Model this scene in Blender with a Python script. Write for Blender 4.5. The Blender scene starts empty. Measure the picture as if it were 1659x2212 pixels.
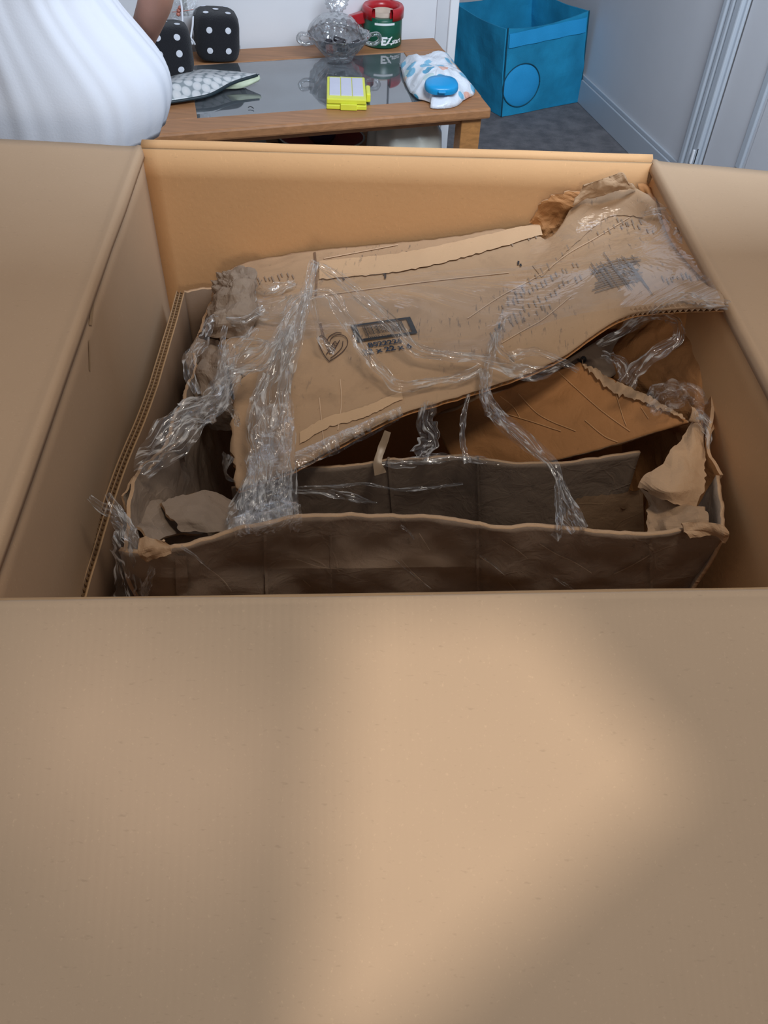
import bpy, bmesh, math, random
import numpy as np
from mathutils import Vector, Matrix, noise
from mathutils.bvhtree import BVHTree
random.seed(7)
SC = bpy.context.scene
COL = SC.collection
PI = math.pi
# ---------------------------------------------------------------- camera
W, HT, F = 1659.0, 2212.0, 1800.0
PITCH, ROLL, CH = math.radians(45.5), math.radians(2.8), 1.40
_f = Vector((0, math.cos(PITCH), -math.sin(PITCH)))
_u0 = Vector((0, math.sin(PITCH), math.cos(PITCH)))
_r = Vector((1, 0, 0)) * math.cos(ROLL) + _u0 * math.sin(ROLL)
_u = Vector((-1, 0, 0)) * math.sin(ROLL) + _u0 * math.cos(ROLL)
CAMP = Vector((0, 0, CH))
cd = bpy.data.cameras.new('camera')
cam = bpy.data.objects.new('camera', cd)
COL.objects.link(cam)
cd.sensor_fit = 'VERTICAL'
cd.sensor_height = 24.0
cd.lens = F / HT * 24.0
cd.clip_start = 0.01
cam.matrix_world = Matrix(((_r.x, _u.x, -_f.x, 0), (_r.y, _u.y, -_f.y, 0), (_r.z, _u.z, -_f.z, CH), (0, 0, 0, 1)))
SC.camera = cam
# ---------------------------------------------------------------- world, lights, exposure
wd = bpy.data.worlds.new('room_air')
SC.world = wd
wd.use_nodes = True
wd.node_tree.nodes['Background'].inputs[0].default_value = (0.86, 0.91, 1.0, 1)
wd.node_tree.nodes['Background'].inputs[1].default_value = 0.20


def area(name, loc, to, size, power, col, sy=None):
    l = bpy.data.lights.new(name, 'AREA')
    l.energy = power
    l.color = col
    l.size = size
    if sy:
        l.shape = 'RECTANGLE'
        l.size_y = sy
    o = bpy.data.objects.new(name, l)
    COL.objects.link(o)
    o.location = loc
    o.rotation_euler = (Vector(to) - Vector(loc)).to_track_quat('-Z', 'Y').to_euler()
    return o


def bulb(name, loc, rad, power, col):
    l = bpy.data.lights.new(name, 'POINT')
    l.energy = power
    l.color = col
    l.shadow_soft_size = rad
    o = bpy.data.objects.new(name, l)
    COL.objects.link(o)
    o.location = loc
    return o




def spot(name, loc, to, ang, blend, power, col, roll=0.0, rad=.03):
    l = bpy.data.lights.new(name, 'SPOT')
    l.energy = power
    l.color = col
    l.spot_size = math.radians(ang)
    l.spot_blend = blend
    l.shadow_soft_size = rad
    o = bpy.data.objects.new(name, l)
    COL.objects.link(o)
    o.location = loc
    q = (Vector(to) - Vector(loc)).to_track_quat('-Z', 'Y')
    o.rotation_euler = (q.to_matrix() @ Matrix.Rotation(math.radians(roll), 3, 'Z')).to_euler()
    return o


area('daylight_panel', (0.65, 1.05, 2.15), (0.25, 3.4, 2.0), 1.0, 74, (0.72, 0.85, 1.0), 0.9)  # added panel above the box, stands in for daylight on the background
bulb('rear_warm_fill', (0.12, -1.55, 1.72), 0.12, 29, (1.0, 0.87, 0.72))  # added warm fill behind the viewpoint, kept low to leave the carton shaded
area('overhead_fill', (0.30, 0.40, 2.42), (0.0, 0.85, 0.8), 0.34, 10, (1.0, 0.87, 0.72))  # added fill from above, brightens the flaps and the carton top
BEAM_A, BEAM_B = Vector((0.42, -1.05, 2.42)), Vector((-0.22, -1.05, 2.42))  # added beams behind the viewpoint, masked into light patches on the front flap
spot('patch_beam', BEAM_A, (0.05, 0.21, 0.80), 26, .1, 104, (1.0, 0.84, 0.68), 0, .0055)
spot('patch_beam', BEAM_B, (-0.17, 0.26, 0.80), 26, .1, 40, (1.0, 0.84, 0.74), 0, .008)
SC.cycles.transparent_max_bounces = 48
SC.view_settings.view_transform = 'Standard'
SC.view_settings.look = 'None'
SC.view_settings.exposure = 0.0
SC.view_settings.gamma = 1.0
SC.view_settings.use_curve_mapping = False

# ---------------------------------------------------------------- measuring rays


def ray(x, y):
    return _f * F + _r * (x - 829.5) + _u * (1106 - y)


def PZ(x, y, z):
    v = ray(x, y)
    return CAMP + v * ((z - CH) / v.z)


def PY(x, y, yy):
    v = ray(x, y)
    return CAMP + v * (yy / v.y)


def PPL(x, y, p0, n):
    v = ray(x, y)
    return CAMP + v * ((Vector(p0) - CAMP).dot(n) / v.dot(n))


RIM = 0.92
BWP, BWN = Vector((-.366, 1.154, RIM)), Vector((.036, -.727, 0)).normalized()


def BK_(x, y, off=.012):
    """point close in front of the far wall of the box"""
    p0 = BWP + BWN * off
    v = _f * F + _r * (x - 829.5) + _u * (1106 - y)
    return CAMP + v * ((p0 - CAMP).dot(BWN) / v.dot(BWN))



def R(x, y, dz):
    return PZ(x, y, RIM + dz)

# ---------------------------------------------------------------- materials


def lin(c):
    return tuple(((v / 255) / 12.92 if v / 255 <= .04045 else ((v / 255 + .055) / 1.055) ** 2.4) for v in c[:3]) + (1,)


class NT:
    def __init__(s, name):
        s.m = bpy.data.materials.new(name)
        s.m.use_nodes = True
        s.t = s.m.node_tree
        s.N = s.t.nodes
        s.b = s.N['Principled BSDF']
        s.out = s.N['Material Output']

    def n(s, typ, **k):
        o = s.N.new(typ)
        for a, v in k.items():
            setattr(o, a, v)
        return o

    def l(s, a, b):
        s.t.links.new(a, b)

    def coord(s):
        if not hasattr(s, '_c'):
            s._c = s.n('ShaderNodeTexCoord').outputs['Object']
        return s._c

    def noise(s, scale, detail=3, rough=.55, vec=None, dist=0):
        o = s.n('ShaderNodeTexNoise')
        o.inputs['Scale'].default_value = scale
        o.inputs['Detail'].default_value = detail
        o.inputs['Roughness'].default_value = rough
        o.inputs['Distortion'].default_value = dist
        s.l(vec or s.coord(), o.inputs['Vector'])
        return o.outputs['Fac']

    def map(s, vec=None, scale=(1, 1, 1), rot=(0, 0, 0)):
        o = s.n('ShaderNodeMapping')
        o.inputs['Scale'].default_value = scale
        o.inputs['Rotation'].default_value = rot
        s.l(vec or s.coord(), o.inputs['Vector'])
        return o.outputs[0]

    def ramp(s, fac, stops):
        o = s.n('ShaderNodeValToRGB')
        e = o.color_ramp.elements
        while len(e) < len(stops):
            e.new(0.5)
        for i, (p, c) in enumerate(stops):
            e[i].position = p
            e[i].color = c if len(c) == 4 else tuple(c) + (1,)
        s.l(fac, o.inputs[0])
        return o.outputs[0]

    def mix(s, fac, a, b, mode='MIX'):
        o = s.n('ShaderNodeMix', data_type='RGBA', blend_type=mode)
        for i, v in ((0, fac), (6, a), (7, b)):
            if hasattr(v, 'is_output'):
                s.l(v, o.inputs[i])
            else:
                o.inputs[i].default_value = v
        return o.outputs[2]

    def math(s, op, a, b=0.0, c=None):
        o = s.n('ShaderNodeMath', operation=op)
        for i, v in enumerate((a, b) if c is None else (a, b, c)):
            if hasattr(v, 'is_output'):
                s.l(v, o.inputs[i])
            else:
                o.inputs[i].default_value = v
        return o.outputs[0]

    def bump(s, h, strength=.3, dist=.002, normal=None):
        o = s.n('ShaderNodeBump')
        o.inputs['Strength'].default_value = strength
        o.inputs['Distance'].default_value = dist
        s.l(h, o.inputs['Height'])
        if normal:
            s.l(normal, o.inputs['Normal'])
        return o.outputs[0]

    def fin(s, col=None, rough=.6, nrm=None, **k):
        if col is not None:
            if hasattr(col, 'is_output'):
                s.l(col, s.b.inputs['Base Color'])
            else:
                s.b.inputs['Base Color'].default_value = col
        if hasattr(rough, 'is_output'):
            s.l(rough, s.b.inputs['Roughness'])
        else:
            s.b.inputs['Roughness'].default_value = rough
        if nrm:
            s.l(nrm, s.b.inputs['Normal'])
        for a, v in k.items():
            s.b.inputs[a.replace('_', ' ')].default_value = v
        return s.m


BK, WH = (0, 0, 0, 1), (1, 1, 1, 1)


def plain(name, c, rough=.5, vary=.12, scale=30, bump=.1, bd=.001, **k):
    s = NT(name)
    c0 = lin(c)
    a = tuple(v * (1 - vary) for v in c0[:3]) + (1,)
    b = tuple(min(1, v * (1 + vary)) for v in c0[:3]) + (1,)
    nz = s.noise(scale, 4)
    col = s.ramp(nz, [(.3, a), (.7, b)])
    return s.fin(col, rough, s.bump(s.noise(scale * 6, 3), bump, bd), **k)


def cardboard(name, c, ribs=None, ribf=1050, ribs_k=.05, stain=0.0, ticks=0.0, crumple=0.0, vary=.07, rough=.78):
    s = NT(name)
    c0 = lin(c)
    sh = lambda k: tuple(min(1, v * k) for v in c0[:3]) + (1,)
    col = s.ramp(s.noise(5.5, 3), [(.3, sh(1 - vary)), (.7, sh(1 + vary))])
    # pulp fibres: pale and dark short flecks
    fib = s.noise(430, 2, .5, s.map(scale=(1, 1, .35)))
    col = s.mix(s.ramp(fib, [(.64, BK), (.80, (.35, .35, .35, 1))]), col, sh(1.4))
    fib2 = s.noise(360, 2, .5, s.map(scale=(.4, 1, 1)))
    col = s.mix(s.ramp(fib2, [(.66, BK), (.80, (.35, .35, .35, 1))]), col, sh(.62))
    h = s.noise(140, 4)
    nrm = s.bump(h, .22, .001)
    if ribs:
        w = s.n('ShaderNodeTexWave', wave_type='BANDS', bands_direction='X')
        w.inputs['Scale'].default_value = ribf / (2 * PI) * .314
        w.inputs['Distortion'].default_value = .25
        w.inputs['Detail'].default_value = 1
        s.l(s.map(rot=ribs), w.inputs['Vector'])
        # ribs show in patches only
        msk = s.ramp(s.noise(3.2, 2), [(.42, (.08, .08, .08, 1)), (.66, WH)])
        hh = s.mix(1.0, w.outputs['Fac'], msk, 'MULTIPLY')
        nrm = s.bump(hh, ribs_k * 8, .0005, nrm)
        col = s.mix(s.math('MULTIPLY', hh, ribs_k), col, sh(.7))
    if stain:
        st = s.ramp(s.noise(13, 5, .65, dist=.6), [(.52, BK), (.70, (stain, stain, stain, 1))])
        col = s.mix(st, col, sh(.45))
        st2 = s.ramp(s.noise(90, 3, .6), [(.66, BK), (.74, (stain, stain, stain, 1))])
        col = s.mix(st2, col, sh(.3))
    if ticks:
        a = s.noise(60, 3, .6, s.map(scale=(4.0, .7, 1), rot=(0, 0, .35)))
        b = s.noise(9, 2, .5)
        tk = s.mix(1.0, s.ramp(a, [(.60, BK), (.67, WH)]), s.ramp(b, [(.50, BK), (.60, WH)]), 'MULTIPLY')
        col = s.mix(s.math('MULTIPLY', tk, ticks), col, (.035, .045, .06, 1))
    if crumple:
        v = s.n('ShaderNodeTexVoronoi', feature='DISTANCE_TO_EDGE')
        v.inputs['Scale'].default_value = 17
        nv = s.n('ShaderNodeVectorMath', operation='ADD')
        s.l(s.coord(), nv.inputs[0])
        nn = s.n('ShaderNodeTexNoise')
        nn.inputs['Scale'].default_value = 9
        s.l(s.coord(), nn.inputs['Vector'])
        sc = s.n('ShaderNodeVectorMath', operation='SCALE')
        s.l(nn.outputs['Color'], sc.inputs[0])
        sc.inputs['Scale'].default_value = .09
        s.l(sc.outputs[0], nv.inputs[1])
        s.l(nv.outputs[0], v.inputs['Vector'])
        e = s.ramp(v.outputs['Distance'], [(0, WH), (.022, BK)])
        g = s.ramp(s.noise(7, 2), [(.52, BK), (.66, WH)])
        e = s.mix(1.0, e, g, 'MULTIPLY')
        nrm = s.bump(e, .3 * crumple, .001, nrm)
        col = s.mix(s.math('MULTIPLY', e, .16 * crumple), col, sh(1.45))
        nrm = s.bump(s.noise(34, 5, .6, dist=.8), .45 * crumple, .004, nrm)
    return s.fin(col, rough, nrm)


def film(name, dens=.30, haze=.10, streak=(1, 1, 1), tint=(.92, .94, .97), rough=.09, scale=40, body=1.0, uv=False):
    """clear plastic: sees through, shines, milky, fold highlights painted white on the ridges"""
    s = NT(name)
    if uv:
        s._c = s.n('ShaderNodeTexCoord').outputs['UV']
    tr = s.n('ShaderNodeBsdfTransparent')
    tr.inputs[0].default_value = (.985, .987, .99, 1)
    gl = s.n('ShaderNodeBsdfGlossy')
    gl.inputs['Roughness'].default_value = rough
    gl.inputs['Color'].default_value = tint + (1,)
    df = s.n('ShaderNodeBsdfDiffuse')
    df.inputs[0].default_value = tint + (1,)
    tl = s.n('ShaderNodeBsdfTranslucent')
    tl.inputs[0].default_value = tint + (1,)
    wr = s.noise(scale, 2 if uv else 5, .5 if uv else .62, s.map(scale=streak), dist=.5 if uv else 1.2)
    nrm = s.bump(wr, 1.0, .02 if uv else .006)
    nrm = s.bump(s.noise(scale * (2.2 if uv else 3.3), 2, .5, s.map(scale=streak), dist=.8), .4, .002, nrm)
    for o in (gl, df):
        s.l(nrm, o.inputs['Normal'])
    md = s.n('ShaderNodeMixShader')
    md.inputs[0].default_value = .35
    s.l(df.outputs[0], md.inputs[1])
    s.l(tl.outputs[0], md.inputs[2])
    lw = s.n('ShaderNodeLayerWeight')
    lw.inputs['Blend'].default_value = .35
    s.l(nrm, lw.inputs['Normal'])
    ridge = s.ramp(wr, [(.45, BK), (.50, WH), (.55, BK)])  # fold highlights put into the colour as white ridges
    ft = s.n('ShaderNodeBsdfTransparent')
    m1 = s.n('ShaderNodeMixShader')          # transparent <-> milky
    hz = s.math('MULTIPLY_ADD', ridge, min(.75, haze * 3.2), haze * .35)
    s.l(s.math('MULTIPLY', hz, body), m1.inputs[0])
    s.l(tr.outputs[0], m1.inputs[1])
    s.l(md.outputs[0], m1.inputs[2])
    m2 = s.n('ShaderNodeMixShader')
    s.l(s.math('MULTIPLY_ADD', lw.outputs['Fresnel'], dens * 1.5, dens * .25), m2.inputs[0])
    s.l(m1.outputs[0], m2.inputs[1])
    s.l(gl.outputs[0], m2.inputs[2])
    s.l(m2.outputs[0], s.out.inputs['Surface'])
    return s.m


def wood(name, c, rough=.35, rot=0.0):
    s = NT(name)
    c0 = lin(c)
    sh = lambda k: tuple(min(1, v * k) for v in c0[:3]) + (1,)
    g = s.noise(16, 5, .6, s.map(scale=(.5, 6, 6), rot=(0, 0, rot)), dist=.5)
    return s.fin(s.ramp(g, [(.3, sh(.80)), (.7, sh(1.18))]), rough, s.bump(g, .08, .001))


M = {}
M['card_new'] = cardboard('new_kraft_board', (181, 160, 138), ribs=(0, 0, -.08), ribs_k=.055, vary=.03)
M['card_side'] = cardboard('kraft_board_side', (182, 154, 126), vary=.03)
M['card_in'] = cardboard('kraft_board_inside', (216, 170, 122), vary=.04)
M['card_edge'] = cardboard('kraft_cut_edge', (176, 144, 108), vary=.15)
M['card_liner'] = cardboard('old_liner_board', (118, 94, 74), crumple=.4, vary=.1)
M['card_old'] = cardboard('worn_board', (172, 142, 112), stain=.35, crumple=.55, vary=.08)
M['card_lid'] = cardboard('worn_flap_board', (176, 146, 116), stain=.28, ticks=.5, crumple=.35, vary=.07)
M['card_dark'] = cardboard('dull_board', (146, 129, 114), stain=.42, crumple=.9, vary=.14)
M['card_warm'] = cardboard('brown_inner_board', (176, 124, 76), crumple=.9, stain=.15, vary=.06)
M['card_torn'] = cardboard('torn_pale_board', (188, 156, 124), crumple=1.4, stain=.15, vary=.12)
M['card_strip'] = cardboard('pale_paper_strip', (198, 166, 132), ticks=.35, crumple=.3)
M['ink'] = plain('black_print', (40, 42, 48), .7)
M['inkblue'] = plain('blue_black_print', (38, 52, 74), .7)
M['penink'] = plain('dark_brown_pen', (72, 52, 44), .7)
M['scuff'] = plain('grey_scuff', (112, 104, 100), .8)
M['film'] = film('clear_film_strand', .22, .20, (.22, 1, 1), scale=1.7, uv=True, rough=.07)
M['film_thin'] = film('thin_clear_film', .06, .015, (.35, 1, 1), scale=9, rough=.07)
M['film_pool'] = film('gathered_film', .22, .16, scale=26)
M['film_dark'] = film('clear_film_over_dark', .20, .08, scale=30)


# ---------------------------------------------------------------- object helpers
def fix(o, parent):
    if parent is not None:
        o.parent = parent
        inv = Matrix.Identity(4)
        p = parent
        if parent.type == 'EMPTY':
            inv = parent.matrix_basis.inverted()
        o.matrix_parent_inverse = inv
    return o


def tag(o, label=None, cat=None, group=None, kind=None):
    for k, v in (('label', label), ('category', cat), ('group', group), ('kind', kind)):
        if v:
            o[k] = v
    return o


def thing(name, loc, label, cat, group=None):
    o = bpy.data.objects.new(name, None)
    COL.objects.link(o)
    o.location = loc
    o.empty_display_size = .05
    bpy.context.view_layer.update()
    return tag(o, label, cat, group)


def mesh(name, vs, fs, mats, parent=None, smooth=True, midx=None):
    me = bpy.data.meshes.new(name)
    me.from_pydata([tuple(v) for v in vs], [], fs)
    if not isinstance(mats, (list, tuple)):
        mats = [mats]
    for m in mats:
        me.materials.append(m)
    if midx is not None:
        me.polygons.foreach_set('material_index', midx)
    me.polygons.foreach_set('use_smooth', [smooth] * len(fs))
    me.update()
    o = bpy.data.objects.new(name, me)
    COL.objects.link(o)
    return fix(o, parent)


def frombm(name, bm, mats, parent=None, smooth=False):
    me = bpy.data.meshes.new(name)
    bmesh.ops.recalc_face_normals(bm, faces=bm.faces)
    bm.to_mesh(me)
    bm.free()
    for m in (mats if isinstance(mats, (list, tuple)) else [mats]):
        me.materials.append(m)
    me.polygons.foreach_set('use_smooth', [smooth] * len(me.polygons))
    o = bpy.data.objects.new(name, me)
    COL.objects.link(o)
    return fix(o, parent)


def hexa(name, bot, top, mat, parent=None, bev=.0):
    """solid from four bottom and four top corners"""
    bm = bmesh.new()
    v = [bm.verts.new(p) for p in list(bot) + list(top)]
    for f in ((3, 2, 1, 0), (4, 5, 6, 7), (0, 1, 5, 4), (1, 2, 6, 5), (2, 3, 7, 6), (3, 0, 4, 7)):
        bm.faces.new([v[i] for i in f])
    if bev:
        bmesh.ops.bevel(bm, geom=bm.edges[:], offset=bev, segments=2, affect='EDGES', profile=.5)
    return frombm(name, bm, mat, parent)


def obox(name, o, a, b, h, mat, parent=None, bev=.0):
    """box from corner o along vectors a, b, h"""
    o, a, b, h = Vector(o), Vector(a), Vector(b), Vector(h)
    q = [o, o + a, o + a + b, o + b]
    return hexa(name, q, [p + h for p in q], mat, parent, bev)


def cr(pts, n):
    """Catmull-Rom resample by chord length"""
    P = np.array([list(p) for p in pts], float)
    if len(P) == 2:
        t = np.linspace(0, 1, n)[:, None]
        return P[0] * (1 - t) + P[1] * t
    d = np.r_[0, np.cumsum(np.linalg.norm(np.diff(P[:, :3], axis=0), axis=1) + 1e-9)]
    s = np.linspace(0, d[-1], n)
    out = np.zeros((n, P.shape[1]))
    T = np.zeros_like(P)
    for i in range(len(P)):
        a, b = max(i - 1, 0), min(i + 1, len(P) - 1)
        T[i] = (P[b] - P[a]) / (d[b] - d[a])
    for k, x in enumerate(s):
        i = min(max(np.searchsorted(d, x) - 1, 0), len(P) - 2)
        h = d[i + 1] - d[i]
        t = (x - d[i]) / h
        out[k] = (2 * t**3 - 3 * t**2 + 1) * P[i] + (t**3 - 2 * t**2 + t) * h * T[i] + (-2 * t**3 + 3 * t**2) * P[i + 1] + (t**3 - t**2) * h * T[i + 1]
    return out


def crump(p, sc):
    q = Vector(p) * sc
    d = noise.voronoi(q + Vector((noise.noise(q * .7), noise.noise(q * .7 + Vector((9, 0, 0))), 0)) * .5)[0]
    return (d[0] - .45) * .9 + noise.fractal(q * .6, .8, 2, 3) * .35 + noise.noise(q * 3.1) * .12


def lat(x, y, sd):
    """piecewise flat height on a lattice of triangles: creased paper"""
    k = (x + y) * .3660254
    i, j = math.floor(x + k), math.floor(y + k)
    g = (i + j) * .2113249
    dx, dy = x - (i - g), y - (j - g)
    i1, j1 = (1, 0) if dx > dy else (0, 1)
    h = lambda a, b: noise.cell(Vector((a + .5, b + .5, sd + .5)))
    # barycentric weights in the skewed cell
    u, v = x + k - i, y + k - j
    if dx > dy:
        w0, w1, w2 = 1 - u, u - v, v
    else:
        w0, w1, w2 = 1 - v, v - u, u
    return w0 * h(i, j) + w1 * h(i + i1, j + j1) + w2 * h(i + 1, j + 1)


def crease2(x, y, sd):
    wx = .35 * noise.noise(Vector((x * .6, y * .6, sd)))
    wy = .35 * noise.noise(Vector((x * .6 + 7, y * .6, sd)))
    return .7 * lat(x * .8 + wx, y * .8 + wy, sd) + .30 * lat(x * 1.9 + wy, y * 1.9 - wx, sd + 3) + .12 * lat(x * 4.1, y * 4.1, sd + 5)


def grid_of(rows, nu, nv):
    A = np.stack([cr(r, nu) for r in rows])
    if len(rows) == nv:
        return A
    return np.stack([cr(A[:, j], nv) for j in range(nu)], axis=1)


def sheet(name, rows, mat, parent=None, nu=40, nv=24, amp=.003, sc=16, thick=.004, edge=None, jag=(0, 0, 0, 0), up=True, label=None, seed=0, jf=60, flat=None):
    G = grid_of(rows, nu, nv)
    du = np.gradient(G, axis=1)
    dv = np.gradient(G, axis=0)
    # torn borders: (u0, u1, v0, v1)
    for k, j in enumerate(jag):
        if not j:
            continue
        idx = [(i, 0) for i in range(nv)] if k == 0 else [(i, nu - 1) for i in range(nv)] if k == 1 else [(0, i) for i in range(nu)] if k == 2 else [(nv - 1, i) for i in range(nu)]
        for (i, jj) in idx:
            p = G[i, jj]
            v = (noise.noise(Vector(p) * jf + Vector((seed, 3, 1))) + .5 * noise.noise(Vector(p) * jf * 2.7) - .3) * j
            t = (du if k < 2 else dv)[i, jj]
            t = t / (np.linalg.norm(t) + 1e-9)
            G[i, jj] = p + t * v * (1 if k in (1, 3) else -1)
    n = np.cross(du, dv)
    n /= (np.linalg.norm(n, axis=2, keepdims=True) + 1e-9)
    if (n[..., 2].mean() < 0) == up:
        n = -n
    if amp:
        ua = np.cumsum(np.r_[0, np.linalg.norm(np.diff(G, axis=1), axis=2).mean(0)])
        va = np.cumsum(np.r_[0, np.linalg.norm(np.diff(G, axis=0), axis=2).mean(1)])
        ca, sa = math.cos(seed * 1.3 + .4), math.sin(seed * 1.3 + .4)
        for i in range(nv):
            for j in range(nu):
                x, y = (ua[j] * ca - va[i] * sa) * sc + 31, (ua[j] * sa + va[i] * ca) * sc + 17
                G[i, j] += n[i, j] * amp * (1.25 * crease2(x, y, seed) + .35 * crump(G[i, j] + seed * 1.7, sc))
    vs = list(G.reshape(-1, 3))
    N = nu * nv
    fs, mi = [], []
    for i in range(nv - 1):
        for j in range(nu - 1):
            a = i * nu + j
            fs.append((a, a + 1, a + nu + 1, a + nu))
            mi.append(0)
    if thick:
        vs += list((G - n * thick).reshape(-1, 3))
        for i in range(nv - 1):
            for j in range(nu - 1):
                a = i * nu + j + N
                fs.append((a + nu, a + nu + 1, a + 1, a))
                mi.append(0)
        ring = [j for j in range(nu)] + [i * nu + nu - 1 for i in range(1, nv)] + [(nv - 1) * nu + j for j in range(nu - 2, -1, -1)] + [i * nu for i in range(nv - 2, 0, -1)]
        for k in range(len(ring)):
            a, b = ring[k], ring[(k + 1) % len(ring)]
            fs.append((b, a, a + N, b + N))
            mi.append(1)
    o = mesh(name, vs, fs, [mat, edge or mat], parent, not (amp >= .0055 and thick > .0025 if flat is None else flat), mi)
    if label:
        o['label'] = label
    o['_'] = 0
    del o['_']
    return o


def bvh(o):
    me = o.data
    return BVHTree.FromPolygons([v.co.copy() for v in me.vertices], [tuple(p.vertices) for p in me.polygons])


def onto(tree, x, y, lift=.001, z=None):
    d = ray(x, y).normalized()
    loc, nr, i, dist = tree.ray_cast(CAMP, d)
    if loc is None:
        if z is None:
            return None
        return PZ(x, y, z)
    if nr.dot(d) > 0:
        nr = -nr
    return loc + nr * lift - d * lift * .3


def patch(name, tree, quad, mat, parent, nu=30, nv=10, lift=.0015, amp=0, sc=30, thick=0, label=None, zf=None, jag=0):
    """thin layer lying on a surface, its corners given in the photograph's frame"""
    q = [np.array(c, float) for c in quad]
    vs, ok = [], []
    last = zf or RIM - .15
    for i in range(nv):
        v = i / (nv - 1)
        for j in range(nu):
            u = j / (nu - 1)
            if len(q) == 4:
                p = (q[0] * (1 - u) + q[1] * u) * (1 - v) + (q[3] * (1 - u) + q[2] * u) * v
            else:                       # top polyline then bottom polyline
                h = len(q) // 2
                t = cr([list(c) + [0] for c in q[:h]], nu)[j][:2]
                b = cr([list(c) + [0] for c in q[h:][::-1]], nu)[j][:2]
                p = t * (1 - v) + b * v
            if jag and i in (0, nv - 1):
                p = p + np.array([0, jag * noise.noise(Vector((p[0] * .12, p[1] * .12, 3)))])
            P = onto(tree, p[0], p[1], lift, last)
            last = P.z
            if amp:
                P = P + Vector((0, -.3, 1)) * amp * (crump(P, sc) + .45)
            vs.append(P)
    fs = [(i * nu + j, i * nu + j + 1, i * nu + nu + j + 1, i * nu + nu + j) for i in range(nv - 1) for j in range(nu - 1)]
    o = mesh(name, vs, fs, mat, parent)
    if label:
        o['label'] = label
    return o


def strand(name, pts, parent, mat=None, tree=None, n=70, m=9, fold=.25, seed=0, twist=.7, frill=.3, label=None):
    """a gathered ribbon of film. pts: (px, py, dz below rim or None = lies on tree, width in metres)"""
    P = []
    last = -.15
    for (x, y, dz, w) in pts:
        if dz is None:
            q = onto(tree, x, y, .012, RIM + last)
        elif isinstance(dz, str):
            q = onto(tree, x, y, float(dz), RIM + last)
        else:
            q = R(x, y, dz)
        last = q.z - RIM
        P.append((q.x, q.y, q.z, w))
    C = cr(P, n)
    pos = C[:, :3]
    T = np.gradient(pos, axis=0)
    T /= np.linalg.norm(T, axis=1, keepdims=True) + 1e-9
    vs = []
    rnd = random.Random(seed)
    ph = rnd.random() * 9
    for i in range(n):
        p = Vector(pos[i])
        t = Vector(T[i])
        view = (CAMP - p).normalized()
        side = t.cross(view).normalized()
        ang = twist * (noise.noise(Vector((i * .055 + ph, seed * 3.3, 0))) * 1.6)
        nrm = side.cross(t)
        s2 = side * math.cos(ang) + nrm * math.sin(ang)
        n2 = s2.cross(t)
        w = C[i, 3] * .92 * (1 + frill * noise.noise(Vector((i * .11 + ph, 5.5, seed))))
        for j in range(m):
            a = j / (m - 1) - .5
            o = fold * w * (math.sin(a * 15 + ph + i * .05) * .45 + noise.noise(Vector((i * .08, a * 6 + ph, seed))) * .9)
            e = w * (a + .10 * noise.noise(Vector((i * .16, a * 3, seed + 2))))
            dl = 0
            vs.append(p + s2 * e + n2 * o + t * dl)
    fs = [(i * m + j, i * m + j + 1, i * m + m + j + 1, i * m + m + j) for i in range(n - 1) for j in range(m - 1)]
    o = mesh(name, vs, fs, mat or M['film'], parent)
    uvl = o.data.uv_layers.new(name='UVMap')
    L = np.cumsum(np.r_[0, np.linalg.norm(np.diff(pos, axis=0), axis=1)])
    co = np.array([(L[vi // m] * 60 + seed * 7, (vi % m) / (m - 1) * max(1.2, C[vi // m, 3] * 75)) for vi in (l.vertex_index for l in o.data.loops)])
    uvl.data.foreach_set('uv', co.ravel())
    if label:
        o['label'] = label
    return o


def tube(name, pts, rad, mat, parent=None, seg=8, n=None, closed=False):
    C = cr(pts, n or max(8, len(pts) * 6)) if n != 0 else np.array([list(p) for p in pts])
    k = len(C)
    T = np.gradient(C, axis=0)
    vs = []
    prev = None
    for i in range(k):
        t = Vector(T[i]).normalized()
        a = t.cross(Vector((0, 0, 1)) if abs(t.z) < .95 else Vector((1, 0, 0))).normalized()
        if prev is not None:
            a = (prev - t * prev.dot(t)).normalized()
        prev = a
        b = t.cross(a)
        r = rad if not callable(rad) else rad(i / (k - 1))
        for s in range(seg):
            th = 2 * PI * s / seg
            vs.append(Vector(C[i]) + (a * math.cos(th) + b * math.sin(th)) * r)
    fs = [(i * seg + s, i * seg + (s + 1) % seg, (i + 1) * seg + (s + 1) % seg, (i + 1) * seg + s) for i in range(k - 1) for s in range(seg)]
    fs.append(tuple(range(seg - 1, -1, -1)))
    fs.append(tuple((k - 1) * seg + s for s in range(seg)))
    return mesh(name, vs, fs, mat, parent)


def lathe(name, prof, c, mat, parent=None, seg=48, wob=None, axis=None, smooth=True):
    """prof: (radius, height) list; c: base centre"""
    vs = []
    rot = axis or Matrix.Identity(3)
    for (r, z) in prof:
        for s in range(seg):
            th = 2 * PI * s / seg
            rr = r * (1 + (wob(th, z) if wob else 0))
            vs.append(Vector(c) + rot @ Vector((rr * math.cos(th), rr * math.sin(th), z)))
    fs = [(i * seg + s, i * seg + (s + 1) % seg, (i + 1) * seg + (s + 1) % seg, (i + 1) * seg + s) for i in range(len(prof) - 1) for s in range(seg)]
    return mesh(name, vs, fs, mat, parent, smooth)


def text_mesh(s, size=1.0, bold=.0):
    cu = bpy.data.curves.new('t', 'FONT')
    cu.body = s
    cu.size = size
    cu.offset = bold
    cu.resolution_u = 3
    ob = bpy.data.objects.new('t', cu)
    COL.objects.link(ob)
    bpy.context.view_layer.update()
    me = ob.to_mesh()
    vs = [v.co.copy() for v in me.vertices]
    fs = [tuple(p.vertices) for p in me.polygons]
    ob.to_mesh_clear()
    bpy.data.objects.remove(ob)
    bpy.data.curves.remove(cu)
    return vs, fs


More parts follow.
